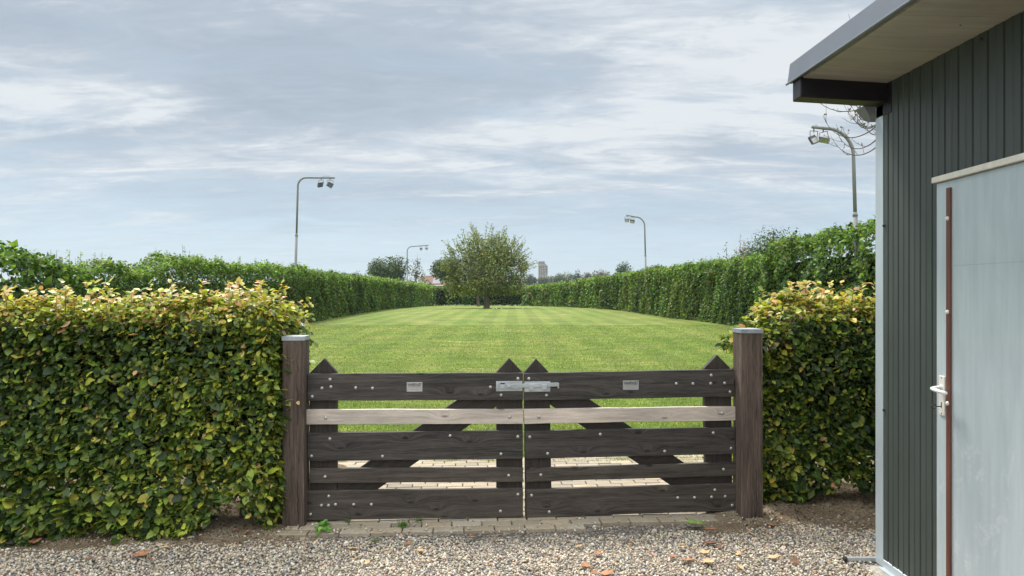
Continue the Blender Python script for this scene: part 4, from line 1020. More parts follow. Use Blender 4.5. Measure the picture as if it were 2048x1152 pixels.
def lamp(label, x, y, H, sg, rad, arm, floods, lean=0, rise=.05, thick=1.0):
    root = empty('lamp_pole', (x, y, gz(y) - .05), (0, lean, 0)); tag(root, label, 'lamp pole', 'lamp poles with twin floodlights round the lawn')
    r0, r1 = .068 * thick, .05 * thick
    zc = H * .60
    mb = MB(); mb.tube([(0, 0, 0), (0, 0, zc)], [r0, r0 * .92], 14); mb.build('pole', M['pole'], root, True)
    mb = MB(); mb.tube([(0, 0, zc - .002), (0, 0, zc + .05), (0, 0, zc + .11)], [r0 * 1.06, r0 * 1.0, r1], 14); mb.build('collar', M['pole'], root, True)
    pts = [(0, 0, zc + .1), (0, 0, H - rad - .3)]
    for i in range(0, 11):
        a = math.pi / 2 * i / 10; pts.append((sg * rad * (1 - math.cos(a)), 0, H - rad + rad * math.sin(a) * 1.0))
    pts.append((sg * (rad + arm), 0, H + rise))
    mb = MB(); mb.tube(pts, [r1] * 2 + [r1 * .95] * 11 + [r1 * .85], 12); ar = mb.build('arm', M['pole'], root, True)
    for (u, ry, rx, yaw, kind) in floods:
        ax = sg * (rad + arm * u); z = H + rise * u - r1
        fl = MB(); w, h, t = .25, .235, .045
        Mx = Matrix.Translation((ax, 0, z - .28)) @ Matrix.Rotation(yaw, 4, 'Z') @ Matrix.Rotation(rx, 4, 'X') @ Matrix.Rotation(ry, 4, 'Y')
        fl.box(-w / 2, w / 2, 0, t, -h / 2, h / 2, M=Mx)
        for k in range(7): fl.box(-w / 2 + .02 + k * .04, -w / 2 + .028 + k * .04, t, t + .03, -h / 2 + .02, h / 2 - .02, M=Mx)
        fo = fl.build('floodlight', M[kind], root, bevel=.006)
        g = MB(); g.box(-w / 2 + .025, w / 2 - .025, -.004, .001, -h / 2 + .022, h / 2 - .075, M=Mx); g.build('glass', M['lampglass'], fo)
        br = MB()
        for sx in (-1, 1):
            q = Mx @ Vector((sx * (w / 2 + .012), t / 2, 0)); q2 = Vector((ax + sx * .13 * math.cos(yaw), sx * .13 * math.sin(yaw), z - .06))
            br.tube([q, q2], .009, 6)
        br.tube([Vector((ax - .13 * math.cos(yaw), -.13 * math.sin(yaw), z - .06)), Vector((ax + .13 * math.cos(yaw), .13 * math.sin(yaw), z - .06))], .009, 6)
        br.tube([(ax, 0, z - .06), (ax, 0, z + .04)], .018, 8)
        br.build('bracket', M['lampbody'], fo)
    cab = MB(); e = rad + arm
    cab.tube([(sg * (rad + arm * .55), 0, H + r1), (sg * (rad + arm * .62), 0, H + r1 + .05), (sg * (rad + arm * .78), .02, H + r1 + .05), (sg * (rad + arm * .85), .03, H + .01), (sg * (rad + arm * .8), .04, H - .12)], .008, 6)
    cab.build('cable', M['lampbody'], root, True)
    return root
lamp('tall lamp pole standing in the left hedge, nearest on that side', -9.72, 33.0, 6.55, 1, .38, 1.25, [(.52, .12, .4, 2.7, 'lampbody'), (.84, -.5, .35, 3.5, 'lampbody')], R(1.6), .02, .9)
lamp('far left lamp pole in front of the distant dark trees', -10.55, 74.5, 6.15, 1, .5, 1.65, [(.55, .1, .3, .5, 'lampbody'), (.88, -.1, .35, .2, 'lampgrey')], 0, .12, .95)
lamp('lamp pole halfway along the right hedge, the smaller one on that side', 8.31, 45.6, 6.07, -1, .58, .53, [(.35, .2, .4, -.5, 'lampbody'), (.95, .1, .35, -.2, 'lampgrey')], R(-1.4), .12, .9)
lamp('big nearest lamp pole rising from the bright bush beside the shed', 9.36, 19.95, 5.98, -1, .74, .36, [(.15, .55, .9, -1.1, 'lampgrey'), (.85, -.35, -.35, .35, 'lampbody')], R(-1.7), .05, .95)

# ------------------------------------------------------------------ trees
def crown(name, root, lobes, nl, size, pal, wts, seed, mat=None, shell=.35, droop=0.0, up=.5, gapv=-1.15):
    """lobes: (cx,cy,cz,rx,ry,rz) relative to the root; leaves fill an uneven shell of each lobe in clumps"""
    r = np.random.default_rng(seed); lob = np.array(lobes, dtype=float); vol = (lob[:, 3] * lob[:, 4] * lob[:, 5]) ** (2 / 3)
    idx = r.choice(len(lob), nl, p=vol / vol.sum()); d = unit(r.normal(0, 1, (nl, 3)))
    q = snoise(d * 1.0 + idx[:, None] * .7, .8, seed) * .16 + snoise(d + idx[:, None], 2.2, seed + 1) * .09
    rad = (1 + q) * (1 - np.abs(r.normal(0, shell, nl))).clip(.25, 1.05)
    P = lob[idx, :3] + d * lob[idx, 3:6] * rad[:, None]
    g = snoise(P / max(lob[:, 3].max(), 1e-3), 1.7, seed + 5) + .6 * snoise(P / max(lob[:, 3].max(), 1e-3), 4.5, seed + 9); keep = g > gapv
    P, d = P[keep], d[keep]; P[:, 2] -= droop * (np.hypot(P[:, 0], P[:, 1]) / lob[:, 3].max()) ** 2; n = len(P)
    N = unit(d * .6 + np.array([0, 0, up]) + r.normal(0, .6, (n, 3))); T = unit(d * .4 + np.array([0, 0, -.4]) + r.normal(0, .7, (n, 3)))
    W = np.tile(wts, (n, 1)).astype(float); t = snoise(P / lob[:, 3].max(), 1.2, seed + 6)[:, None] * .35
    W = (W * (1 + t * np.linspace(-1, 1, len(wts))[None, :])).clip(.01, 9)
    return leaves(name, P, N, T, r.lognormal(math.log(size), .25, n), pick(n, pal, W, .16), mat or M['leaf_tree'], root)

def limb(mb, p, d, L, r, depth, rnd, ends, bend=.25, split=3, grav=0.0, rate=.68):
    pts = [p]; rs = [r]; n = 5
    for i in range(n):
        d = (d + Vector((rnd.gauss(0, bend), rnd.gauss(0, bend), rnd.gauss(0, bend) + grav)) * .5).normalized()
        p = p + d * L / n; pts.append(p); rs.append(r * (1 - .38 * (i + 1) / n))
    mb.tube(pts, rs, 6 if r > .02 else 4, False)
    ends.append(p)
    if depth > 0:
        for k in range(split):
            i = rnd.choice([3, 4, 5]); a = rnd.uniform(0, 6.28)
            nd_ = (d * .8 + Vector((math.cos(a), math.sin(a), rnd.uniform(-.2, .6))) * .8).normalized()
            limb(mb, pts[i], nd_, L * rnd.uniform(rate - .12, rate + .1), rs[i] * .62, depth - 1, rnd, ends, bend, split, grav, rate)

DARK = [(.028, .055, .022), (.050, .088, .032), (.080, .125, .042), (.13, .175, .06)]
OLIVE = [(.062, .092, .030), (.12, .165, .045), (.20, .25, .07), (.33, .36, .13), (.28, .21, .10)]
def tree(name, label, x, y, lobes, nl, size, pal, wts, trunk_r, seed, group=None, cat='tree', droop=0, shell=.35, bark=None):
    root = empty(name, (x, y, gz(y) - .05)); tag(root, label, cat, group)
    rnd = random.Random(seed); mb = MB(); ends = []
    zt = min(l[2] for l in lobes); h = max(.6, zt * .95)
    mb.tube([(0, 0, 0), (rnd.uniform(-.1, .1), 0, h * .5), (0, 0, h)], [trunk_r * 1.25, trunk_r, trunk_r * .85], 9, False)
    for l in lobes:
        c = Vector(l[:3]); s = Vector((0, 0, h * .8)); m = s.lerp(c, .5) + Vector((0, 0, -.06 * c.length))
        mb.tube([s, m, c, c + (c - s) * .35], [trunk_r * .6, trunk_r * .42, trunk_r * .25, trunk_r * .08], 6, False)
    mb.build('trunk', bark or M['bark'], root, True)
    crown('crown', root, lobes, nl, size, pal, wts, seed, shell=shell, droop=droop)
    return root
def lobes_for(w, h, z0, n, seed, flat=1.0):
    r = random.Random(seed); out = [(0, 0, z0 + (h - z0) * .52, w * .36, w * .34, (h - z0) * .42)]
    for i in range(n):
        a = 6.28 * i / n + r.uniform(-.4, .4); rr = w * r.uniform(.20, .30); zz = z0 + (h - z0) * r.uniform(.28, .75)
        s = w * r.uniform(.17, .26); out.append((rr * math.cos(a), rr * math.sin(a), zz, s, s, s * flat))
    return out

# the apple tree on the lawn
def apple_tree():
    y = 64.0; x = X(973, y); root = empty('apple_tree', (x, y, gz(y) - .05)); tag(root, 'broad bushy apple tree standing alone on the lawn', 'tree')
    rnd = random.Random(5); mb = MB(); ends = []
    mb.tube([(0, 0, 0), (.03, 0, .5), (.0, 0, 1.2), (.05, 0, 1.7)], [.30, .22, .20, .19], 12, False)
    for a in range(7):
        an = a * .9 + .2; limb(mb, Vector((.03, 0, 1.5)), Vector((math.cos(an) * .9, math.sin(an) * .9, .75)), 2.2, .10, 3, rnd, ends, .28, 3, 0.02)
    mb.build('trunk', M['bark'], root, True)
    L = [(0, 0, 3.9, 2.5, 2.4, 2.4), (-1.9, 0, 3.1, 1.5, 1.6, 1.6), (1.9, .2, 3.0, 1.6, 1.6, 1.7), (-1.1, -.3, 5.0, 1.25, 1.3, 1.15), (.9, .2, 5.3, 1.4, 1.3, 1.15), (0, -1.6, 2.8, 1.8, 1.5, 1.5), (2.1, 0, 4.5, 1.0, 1.0, .9),
         (2.7, 0, 2.2, 1.0, 1.1, .95), (-2.8, 0, 2.1, .95, 1.1, 1.0), (.2, 1.4, 4.2, 1.7, 1.5, 1.6), (-.7, 0, 1.95, 2.2, 2.0, .75), (1.4, 0, 1.85, 1.9, 1.9, .75), (3.1, .3, 3.7, .55, .7, .75), (-2.9, 0, 3.7, .6, .7, .8)]
    crown('crown', root, L, 27000, .15, OLIVE, [.20, .34, .28, .14, .04], 77, shell=.34, gapv=-.75)
    # loose sprays and upright shoots round the outline
    P = []
    sp = MB()
    for i in range(150):
        a = rnd.uniform(-.25, math.pi + .25); rx = 3.4 * math.cos(a); rz = 3.7 + 2.65 * math.sin(a); yy = rnd.uniform(-1.4, 1.4)
        k = rnd.uniform(.84, .98); p = Vector((rx * k, yy, max(.9, rz * k + .15))); d = Vector((math.cos(a) * .8 + rnd.uniform(-.3, .3), 0, max(.1, math.sin(a)) + rnd.uniform(.1, .6))).normalized(); ln = rnd.choice([.4, .5, .6, .8, 1.1, 1.3])
        sp.tube([p - d * .3, p + d * ln], [.016, .006], 4, False)
        for t in np.linspace(0, 1, int(9 + ln * 14)): P.append(p + d * ln * float(t) + Vector((rnd.gauss(0, .06), rnd.gauss(0, .06), rnd.gauss(0, .05))))
    P = np.array([tuple(q) for q in P]); n = len(P)
    leaves('outer_foliage', P, RNG.normal(0, 1, (n, 3)) + np.array([0, -.3, .6]), RNG.normal(0, 1, (n, 3)), RNG.uniform(.10, .17, n), pick(n, OLIVE, [.12, .32, .36, .18, .02], .15), M['leaf_tree'], root)
    sp.build('shoot_stems', M['twig'], root)  # woody stems of the sprays, without leaves
apple_tree()
tree('apple_tree', 'smaller low tree just behind the broad apple tree, left of its trunk', X(957, 82), 82, [(0, 0, 2.4, 1.5, 1.4, 1.3), (-1.3, 0, 1.9, 1.0, 1.0, .9), (.9, 0, 2.8, 1.2, 1.2, 1.1)], 2200, .17, OLIVE, [.3, .36, .22, .1, .02], .15, 91)
r = random.Random(3)
for i, px in enumerate((987, 993, 1003, 1046)):
    y = 58 + i * .7; mb = MB(); mb.dome((0, 0, 0), (0, 0, 1), .06, .06, 10); mb.dome((0, 0, 0), (0, 0, -1), .06, .05, 10)
    o = mb.build('fallen_apple', simple('pale_apple_skin', (.62, .60, .38), .4), None, True); o.location = (X(px, y), y, gz(y) + .045)
    tag(o, ('leftmost of the three pale fallen apples in front of the broad tree', 'middle one of the three pale fallen apples in front of the broad tree', 'rightmost of the three pale fallen apples in front of the broad tree', 'lone pale fallen apple well right of the broad tree')[i], 'apple', 'fallen apples on the lawn')

tree('broadleaf_tree', 'big rounded dark green tree beyond the left hedge, behind the far left lamp pole', X(777, 130), 130, lobes_for(8.0, 8.9, 1.2, 8, 4), 7500, .30, DARK, [.3, .34, .25, .11], .35, 101, 'trees beyond the hedges')
tree('birch', 'thin airy brownish tree right of the big rounded dark tree', X(831, 126), 126, [(0, 0, 5.2, 1.2, 1.2, 2.2), (-.3, 0, 3.3, 1.2, 1.2, 1.2), (.3, 0, 7, .7, .7, 1.1)], 620, .26, [(.06, .075, .035), (.12, .12, .06), (.18, .12, .09)], [.4, .4, .2], .12, 103, 'trees beyond the hedges', shell=.5)
tree('conifer', 'small pointed olive tree beside the brick house', X(845, 150), 150, [(0, 0, 3.2, .8, .8, 2.2), (0, 0, 5.3, .45, .45, 1.4)], 420, .26, OLIVE, [.3, .4, .2, .1, .0], .12, 105, 'trees beyond the hedges')
tree('broadleaf_tree', 'dark green tree partly hidden behind the left side of the apple tree', X(894, 124), 124, lobes_for(6.2, 8.3, 3.3, 7, 9), 5200, .30, DARK, [.26, .34, .28, .12], .3, 107, 'trees beyond the hedges')
tree('broadleaf_tree', 'dark bushy tree showing above the right hedge beside the tall bright bush', X(1548, 60), 60, lobes_for(6.2, 7.2, 1.6, 7, 12), 6500, .17, DARK, [.34, .36, .22, .08], .22, 109, 'trees beyond the hedges')
tree('broadleaf_tree', 'low dark treetop showing above the right hedge, left of the larger dark tree', X(1505, 64), 64, lobes_for(4.0, 5.6, 1.6, 5, 13), 2200, .18, DARK, [.30, .36, .24, .1], .16, 110, 'trees beyond the hedges')
tree('broadleaf_tree', 'single round dark tree above the right hedge, left of its small lamp pole', X(1247, 180), 180, [(0, 0, 7.3, 1.9, 1.9, 2.3), (0, 0, 5.2, 1.6, 1.6, 1.5), (.6, 0, 4.0, 1.8, 1.6, 1.2)], 2600, .34, DARK, [.38, .36, .2, .06], .25, 111, 'trees beyond the hedges')
far = [(690, 545, 24, 'low rounded tree furthest left on the horizon'), (712, 542, 34, 'wide far tree on the horizon left of the big dark tree'), (736, 547, 24, 'small far tree tucked against the big dark tree'),
       (1060, 548, 26, 'far tree on the horizon just left of the tower'), (1086, 553, 30, 'dark far tree at the foot of the tower'), (1103, 553, 26, 'reddish far tree right of the tower foot'), (1118, 545, 22, 'pale far tree right of the tower'),
       (1134, 543, 26, 'wide pale far tree right of the tower'), (1155, 540, 17, 'pointed far tree in the middle of the horizon row'), (1172, 544, 20, 'low brown far tree on the horizon'), (1190, 540, 20, 'brown far tree next to the yellow green one'), (1203, 538, 18, 'brownish tall far tree near the right end of the row'), (1214, 542, 14, 'yellow green far tree at the right end of the row')]
for i, (px, py, wp, lab) in enumerate(far):
    d = 430 + 40 * (i % 3); w = wp * d / F * 1.25; top = Z(py, d) + 1.4; brown = 'brown' in lab or 'reddish' in lab; yel = 'yellow green' in lab
    pal = [(.07, .065, .035), (.11, .095, .05), (.15, .12, .07)] if brown else ([(.10, .13, .04), (.16, .19, .05), (.2, .22, .07)] if yel else ([(.06, .09, .045), (.10, .14, .06), (.15, .19, .09)] if 'pale' in lab else [(.030, .05, .028), (.05, .075, .035), (.08, .11, .05)]))
    tree('far_tree', lab + ', beyond the lawn', X(px, d), d, lobes_for(w, top, 3.5, 5, 200 + i, 1.1), 1500, .75, pal, [.34, .4, .26], .4, 300 + i, 'distant trees on the horizon')
def band(name, label, x0, x1, y, h, seed, n):
    r = np.random.default_rng(seed); x = r.uniform(x0, x1, n); hh = h * (1 + .22 * snoise(np.stack([x, x * 0], 1), .012, seed) + .1 * snoise(np.stack([x, x * 0], 1), .05, seed + 1))
    P = np.stack([x, y + r.uniform(0, 25, n), -.3 + hh * r.random(n) ** .7], 1)
    C = pick(n, [(.035, .055, .03), (.055, .08, .038), (.085, .11, .05)], [.4, .4, .2], .15)
    o = leaves(name, P, RNG.normal(0, .6, (n, 3)) + np.array([0, -.6, .6]), RNG.normal(0, 1, (n, 3)), r.uniform(1.6, 3.0, n), C, M['leaf_tree']); tag(o, label, 'wood', kind='stuff')
band('distant_wood', 'low far-off band of woodland along the horizon', -700, 700, 900, 13, 61, 26000)

# sapling with dry reddish leaves above the right hedge
root = empty('sapling', (X(1484, 32.5), 32.9, .28)); tag(root, 'thin sapling with dry reddish leaves poking above the right hedge', 'sapling')
rnd = random.Random(8); mb = MB(); P = []
for i in range(9):
    x = rnd.uniform(-.9, .45); top = 3.45 + rnd.uniform(-.35, .3) + (.25 if x > -.1 else -.15)
    mb.tube([(x * .3, 0, 0), (x * .8, 0, 2.0), (x, 0, top)], [.018, .012, .004], 5, False)
    for k in range(16): t = rnd.random(); P.append((x + rnd.gauss(0, .07), rnd.gauss(0, .07), 2.5 + (top - 2.5) * t, x > .0))
mb.build('stem', M['twig'], root); A = np.array(P); n = len(A); C = np.where(A[:, 3:4] > .5, pick(n, [(.26, .15, .12), (.30, .22, .17), (.12, .12, .06)], [.5, .3, .2]), pick(n, [(.09, .15, .04), (.14, .2, .06)], [.5, .5]))
leaves('leaves', A[:, :3], RNG.normal(0, 1, (n, 3)), RNG.normal(0, 1, (n, 3)), RNG.uniform(.06, .11, n), C, M['leaf_tree'], root)

# almost bare tree behind the shed, its drooping twigs reach past the corner
root = empty('bare_tree', (4.75, 9.4, 0)); tag(root, 'almost bare tree with upcurved twigs behind the shed corner', 'tree')
rnd = random.Random(21); mb = MB(); mb.tube([(0, 0, -.1), (.03, 0, 1.5), (-.05, 0, 3.0), (0, 0, 4.6)], [.10, .085, .07, .03], 9, False)
tw = MB(); P = []
for i in range(21):
    z = 3.52 + i * .065 + rnd.uniform(-.04, .04); ex = -rnd.uniform(.62, 1.02) + .18 * abs(i - 8) / 8; yy = rnd.uniform(-.7, .3)
    s = Vector((0, 0, z + .1)); m1 = Vector((ex * .5, yy * .5, z - .22)); m2 = Vector((ex * .85, yy * .9, z - .16)); e = Vector((ex * 1.02, yy, z + rnd.uniform(.02, .2)))
    cps = [s, s.lerp(m1, .5) + Vector((0, 0, -.05)), m1, m2, e]; pp = []
    for t in np.linspace(0, 1, 14):
        q = list(cps)
        while len(q) > 1: q = [a.lerp(c, float(t)) for a, c in zip(q[:-1], q[1:])]
        pp.append(q[0])
    tw.tube(pp, [.010 * (1 - .82 * i / 13) for i in range(14)], 5, False)
    for k in range(5):
        t = rnd.uniform(.3, 1); q = pp[int(t * 13)]; d = Vector((rnd.uniform(-.6, .2), rnd.uniform(-.4, .4), rnd.uniform(.1, .7))).normalized() * rnd.uniform(.08, .24)
        tw.tube([q, q + d * .3 + Vector((0, 0, -.018)), q + d * .65 + Vector((0, 0, -.018)), q + d], [.0035, .003, .0024, .0015], 4, False)
        for u in (.5, .8, 1): P.append(tuple(q + d * u))
mb.build('trunk', M['bark'], root, True); tw.build('branches', M['twig'], root); P = np.array(P); n = len(P)
leaves('foliage', P, RNG.normal(0, 1, (n, 3)), RNG.normal(0, 1, (n, 3)), RNG.uniform(.02, .045, n), pick(n, [(.10, .11, .07), (.16, .14, .10)], [.6, .4]), M['leaf_tree'], root)

# ------------------------------------------------------------------ far buildings
M['brick'] = simple('far_brick', (.25, .13, .09), .9, 0, 3, .2); M['tile'] = simple('red_brown_roof_tile', (.15, .078, .056), .85, 0, 2.5, .2, (1, 1, 4))
M['solar'] = simple('solar_panel', (.045, .05, .065), .25, .1, 2, .1); M['whitewash'] = simple('white_board', (.75, .75, .73), .7, 0, 5, .05)
M['window'] = simple('dark_window', (.03, .035, .04), .15, 0, 5, .1)
def house():
    D = 160; s = D / F; x0, x1 = X(826, D), X(906, D); zr = Z(551, D); ze = Z(570.5, D); g = -.35
    root = empty('brick_house', ((x0 + x1) / 2, D + 4, g)); tag(root, 'brick house with red tiled roof and solar panels beyond the hedge', 'house'); b = Vector(root.location)
    mb = MB(); mb.box(x0 + .3, x1 - .3, D + .4, D + 7.6, g, ze + .05); q = mb.build('wall', M['brick'], root); q.location = -b
    mb = MB(); yr = D + 4
    mb.add([(x0, D, ze), (x1, D, ze), (x1, D + 8, ze), (x0, D + 8, ze), (x0 + 2.0, yr, zr), (x1 - .8, yr, zr), (x0, D, ze - .15), (x1, D, ze - .15), (x1, D + 8, ze - .15), (x0, D + 8, ze - .15)],
           [(0, 1, 5, 4), (1, 2, 5), (2, 3, 4, 5), (3, 0, 4), (6, 7, 1, 0), (7, 8, 2, 1), (8, 9, 3, 2), (9, 6, 0, 3), (9, 8, 7, 6)])
    rf = mb.build('roof', M['tile'], root); rf.location = -b
    nrm = Vector((0, -(zr - ze), 4)).normalized()
    def panel(pa, pb, ta, tb):
        vs = []
        for px, t in ((pa, ta), (pb, ta), (pb, tb), (pa, tb)):
            vs.append(Vector((X(px, D), D + 4 * t, ze + (zr - ze) * t)) + nrm * .06)
        vs2 = [v + nrm * .05 for v in vs]; mb = MB(); mb.add(vs + vs2, [(3, 2, 1, 0), (4, 5, 6, 7), (0, 1, 5, 4), (1, 2, 6, 5), (2, 3, 7, 6), (3, 0, 4, 7)])
        mb.build('solar_panel', M['solar'], rf)
    panel(832, 846, .05, .58); panel(864, 880, .12, .75)
    cx, cz = X(855, D), Z(567, D); mb = MB(); mb.prism([(cx - .62, cz), (cx + .62, cz), (cx, cz + .72)], D - .3, D + 2.2); gb_ = mb.build('gable', M['whitewash'], root); gb_.location = -b
    mb = MB(); mb.prism([(cx - .15, cz + .14), (cx + .15, cz + .14), (cx, cz + .36)], D - .34, D - .301); mb.build('window', M['window'], gb_)
    mb = MB(); mb.add([(cx - .85, D - .5, cz - .05), (cx, D - .5, cz + .88), (cx + .85, D - .5, cz - .05), (cx - .85, D + 2.6, cz - .05), (cx, D + 2.6, cz + .88), (cx + .85, D + 2.6, cz - .05)], [(0, 1, 4, 3), (1, 2, 5, 4)])
    q = mb.build('gable_roof', M['tile'], root); q.location = -b; so = q.modifiers.new('t', 'SOLIDIFY'); so.thickness = .12
    mb = MB(); mb.box(X(846, D), X(859, D), yr - .15, yr + .15, zr - .05, zr + .16); q = mb.build('ridge_cap', M['cream'], root); q.location = -b
    mb = MB(); mb.box(X(862, D), X(867, D), yr - .3, yr + .3, zr - .5, zr + .3); q = mb.build('chimney', M['brick'], root); q.location = -b
    mb = MB(); mb.box(X(869, D), X(888, D), D - .6, D - .15, Z(571.5, D), Z(569.8, D)); q = mb.build('gutter_board', M['whitewash'], root); q.location = -b
    mb = MB(); mb.box(X(870, D), X(880, D), D + .33, D + .41, g + 1.0, Z(573, D)); q = mb.build('window', M['window'], root); q.location = -b
house()
def white_house():
    D = 175; x0, x1 = X(804, D), X(817, D); g = -.35; root = empty('white_house', ((x0 + x1) / 2, D + 2, g)); tag(root, 'tiny white house wall behind the far left lamp pole', 'house'); b = Vector(root.location)
    mb = MB(); mb.box(x0, x1, D, D + 4, g, Z(560, D)); q = mb.build('wall', M['whitewash'], root); q.location = -b
    mb = MB(); mb.prism([(x0 - .15, Z(560, D)), (x1 + .15, Z(560, D)), (x1 - .2, Z(556.5, D)), (x0 + .2, Z(556.5, D))], D - .1, D + 4.1); q = mb.build('roof', simple('pale_roof', (.45, .44, .42), .8), root); q.location = -b
    mb = MB(); mb.box(x0 + .35, x0 + .75, D - .03, D + .01, g + 1.2, g + 2.1); q = mb.build('window', M['window'], root); q.location = -b
white_house()
def tower():
    D = 800; g = -.3; root = empty('tower', (X(1086.5, D), D, g)); tag(root, 'grey stepped tower rising over the far trees right of the apple tree', 'tower'); b = Vector(root.location)
    st = simple('tower_stone', (.27, .245, .22), .9, 0, .25, .15)
    xa, xm, xn, xb = X(1077, D), X(1089.5, D), X(1092.5, D), X(1095.5, D); z1, z2, z3 = Z(522.5, D), Z(527.5, D), Z(530, D)
    mb = MB(); mb.box(xa, xm, D, D + 9, g, z1); mb.box(xm, xn, D + .4, D + 8.6, g, z2); mb.box(xn, xb, D + .8, D + 8, g, z3); mb.box(xa - .25, xm + .05, D - .25, D + 9.2, z1 - .8, z1 - .2); q = mb.build('wall', st, root); q.location = -b
    for py in (525, 531.5, 534.5, 538):
        for k in range(3):
            x = xa + 1.0 + k * (xm - xa - 2.6) / 2 * 1.0; mb = MB(); mb.box(x, x + 1.1, D - .12, D + .02, Z(py, D) - 1.0, Z(py, D)); q = mb.build('window', M['window'], root); q.location = -b
    for k in range(3):
        x = xa + 1.0 + k * (xm - xa - 2.2) / 2; mb = MB(); mb.box(x, x + .7, D - .12, D + .02, Z(550, D), Z(541, D)); q = mb.build('window', M['window'], root); q.location = -b
    for py in (533, 538, 543):
        mb = MB(); mb.box(xm + .8, xb - .6, D + .3, D + .42 if False else D + .82, Z(py, D) - .9, Z(py, D)); q = mb.build('window', M['window'], root); q.location = -b
tower()

# ------------------------------------------------------------------ small things on the ground
DL = simple('dry_leaf_orange', (.34, .155, .075), .7, 0, 60, .35); DL2 = simple('dry_leaf_brown', (.17, .085, .05), .8, 0, 60, .35); DL3 = simple('dry_leaf_tan', (.50, .33, .17), .7, 0, 60, .25); DLG = simple('green_lobed_leaf', (.24, .36, .08), .5, 0, 50, .3)
def lobed(seed, size, curl):
    r = random.Random(seed); n = 22; out = []
    for i in range(n):
        a = 2 * math.pi * i / n; rr = (.62 + .38 * abs(math.cos(a * 2.5))) * r.uniform(.82, 1.08); out.append((math.cos(a) * rr * size * .62, math.sin(a) * rr * size * .42))
    def zf(x, y): return curl * (abs(y) * 1.1 + x * x / size * 1.2) + r.uniform(-.002, .002) + size * .06
    vs = [(0, 0, zf(0, 0))] + [(x * .5, y * .5, zf(x * .5, y * .5)) for x, y in out] + [(x, y, zf(x, y)) for x, y in out]
    fs = [(0, i + 1, (i + 1) % n + 1) for i in range(n)] + [(i + 1, i + 1 + n, (i + 1) % n + 1 + n, (i + 1) % n + 1) for i in range(n)]
    mb = MB(); mb.add(vs, fs); return mb
named = [(68, 1086, .10, DL, 'curled orange brown leaf on the soil below the left hedge'), (22, 1090, .09, DL2, 'dark brown curled leaf at the far left edge of the gravel'), (283, 1113, .10, DL, 'rusty crumpled leaf on the gravel under the left hedge'),
         (330, 1097, .06, DL3, 'golden leaf beside the rusty crumpled leaf'), (1390, 1051, .15, DLG, 'fresh green lobed leaf lying on the paving'), (1416, 1128, .095, DL3, 'flat tan leaf at the bottom of the gravel'),
         (1376, 1124, .08, DL, 'red brown leaf next to the flat tan leaf'), (1420, 1062, .09, DL, 'rusty leaf just below the green leaf'), (1422, 1090, .09, DL2, 'dark leaf cluster in the gravel right of the middle'), (1548, 1117, .07, DL3, 'orange leaf on the gravel toward the shed'),
         (815, 1090, .06, DL, 'upright rusty leaf at the edge of the gravel below the gate'), (706, 1100, .07, DL3, 'yellowish tan leaf on the gravel below the left gate leaf'), (1215, 1150, .08, DL, 'rusty leaf cut off by the bottom edge of the photo')]
def ground_at(px, py):
    d = 1.62 * F / (py - HOR); x = X(px, d); z = .025 if (d > gb(x) and abs(x) < 1.6) else (max(.012, sz(x, d)) if d > gb(x) else .010); d = (CAMZ - z) * F / (py - HOR); return X(px, d), d, z
for i, (px, py, s, mt, lab) in enumerate(named):
    o = lobed(i, s, .25).build('fallen_leaf', mt, None, True, fix=False); x, y, z = ground_at(px, py); o.location = (x, y, z + .004); o.rotation_euler = (random.uniform(-.25, .25), random.uniform(-.25, .25), random.uniform(0, 6.28))
    so = o.modifiers.new('t', 'SOLIDIFY'); so.thickness = .0008; tag(o, lab, 'leaf', 'dead leaves scattered on the ground')
small = [(300, 1122, 1, 'small brown leaf bit just below the rusty crumpled leaf'), (470, 1062, 0, 'left one of two small rusty leaf bits on the soil under the hedge end'), (495, 1066, 0, 'right one of two small rusty leaf bits on the soil under the hedge end'),
         (840, 1104, 2, 'small tan leaf bit below the upright rusty leaf'), (945, 1078, 0, 'small rusty leaf bit where the gravel starts, left of the gate gap'), (990, 1082, 0, 'small rusty leaf bit where the gravel starts, closest to the gate gap'),
         (1160, 1096, 2, 'small tan leaf bit on the gravel below the latch end'), (1195, 1111, 0, 'small orange leaf bit on the gravel below the right name plate'), (1260, 1088, 1, 'small dark leaf bit in the gravel under the right gate leaf'),
         (1303, 1112, 0, 'small red leaf bit, left of the big red brown leaf'), (1345, 1116, 0, 'small red leaf bit touching the big red brown leaf'), (1362, 1098, 2, 'pale tan leaf bit above the big red brown leaf'),
         (1408, 1108, 2, 'small tan leaf bit straight above the flat tan leaf'), (1440, 1096, 1, 'small dark leaf bit right of the dark leaf cluster'), (1478, 1110, 2, 'small orange tan leaf bit right of the flat tan leaf'),
         (1500, 1070, 2, 'small tan leaf bit on the gravel below the right gate post'), (1538, 1052, 0, 'small orange leaf bit on the soil beside the right gate post'), (1574, 1091, 0, 'small red leaf bit on the gravel in front of the small hedge'),
         (1590, 1125, 1, 'small brown leaf bit closest to the steel tube'), (1478, 1138, 2, 'small golden leaf bit near the bottom edge, right of the flat tan leaf'), (1190, 1148, 0, 'small orange bit touching the leaf cut off at the bottom edge'),
         (1171, 1134, 0, 'small red leaf bit low in the gravel, left of the cut off leaf'), (620, 1120, 1, 'small brown leaf bit on the gravel under the left gate post'), (735, 1128, 2, 'small tan leaf bit low in the gravel, below the yellowish tan leaf'),
         (180, 1120, 1, 'small brown leaf bit in the gravel at the lower left'), (1690, 1075, 0, 'small rusty leaf bit on the gravel beside the shed wall')]
protos = [lobed(100 + k, .05, .35).build('fallen_leaf', mt, None, True, fix=False) for k, mt in enumerate((DL, DL2, DL3))]
used = [False] * 3
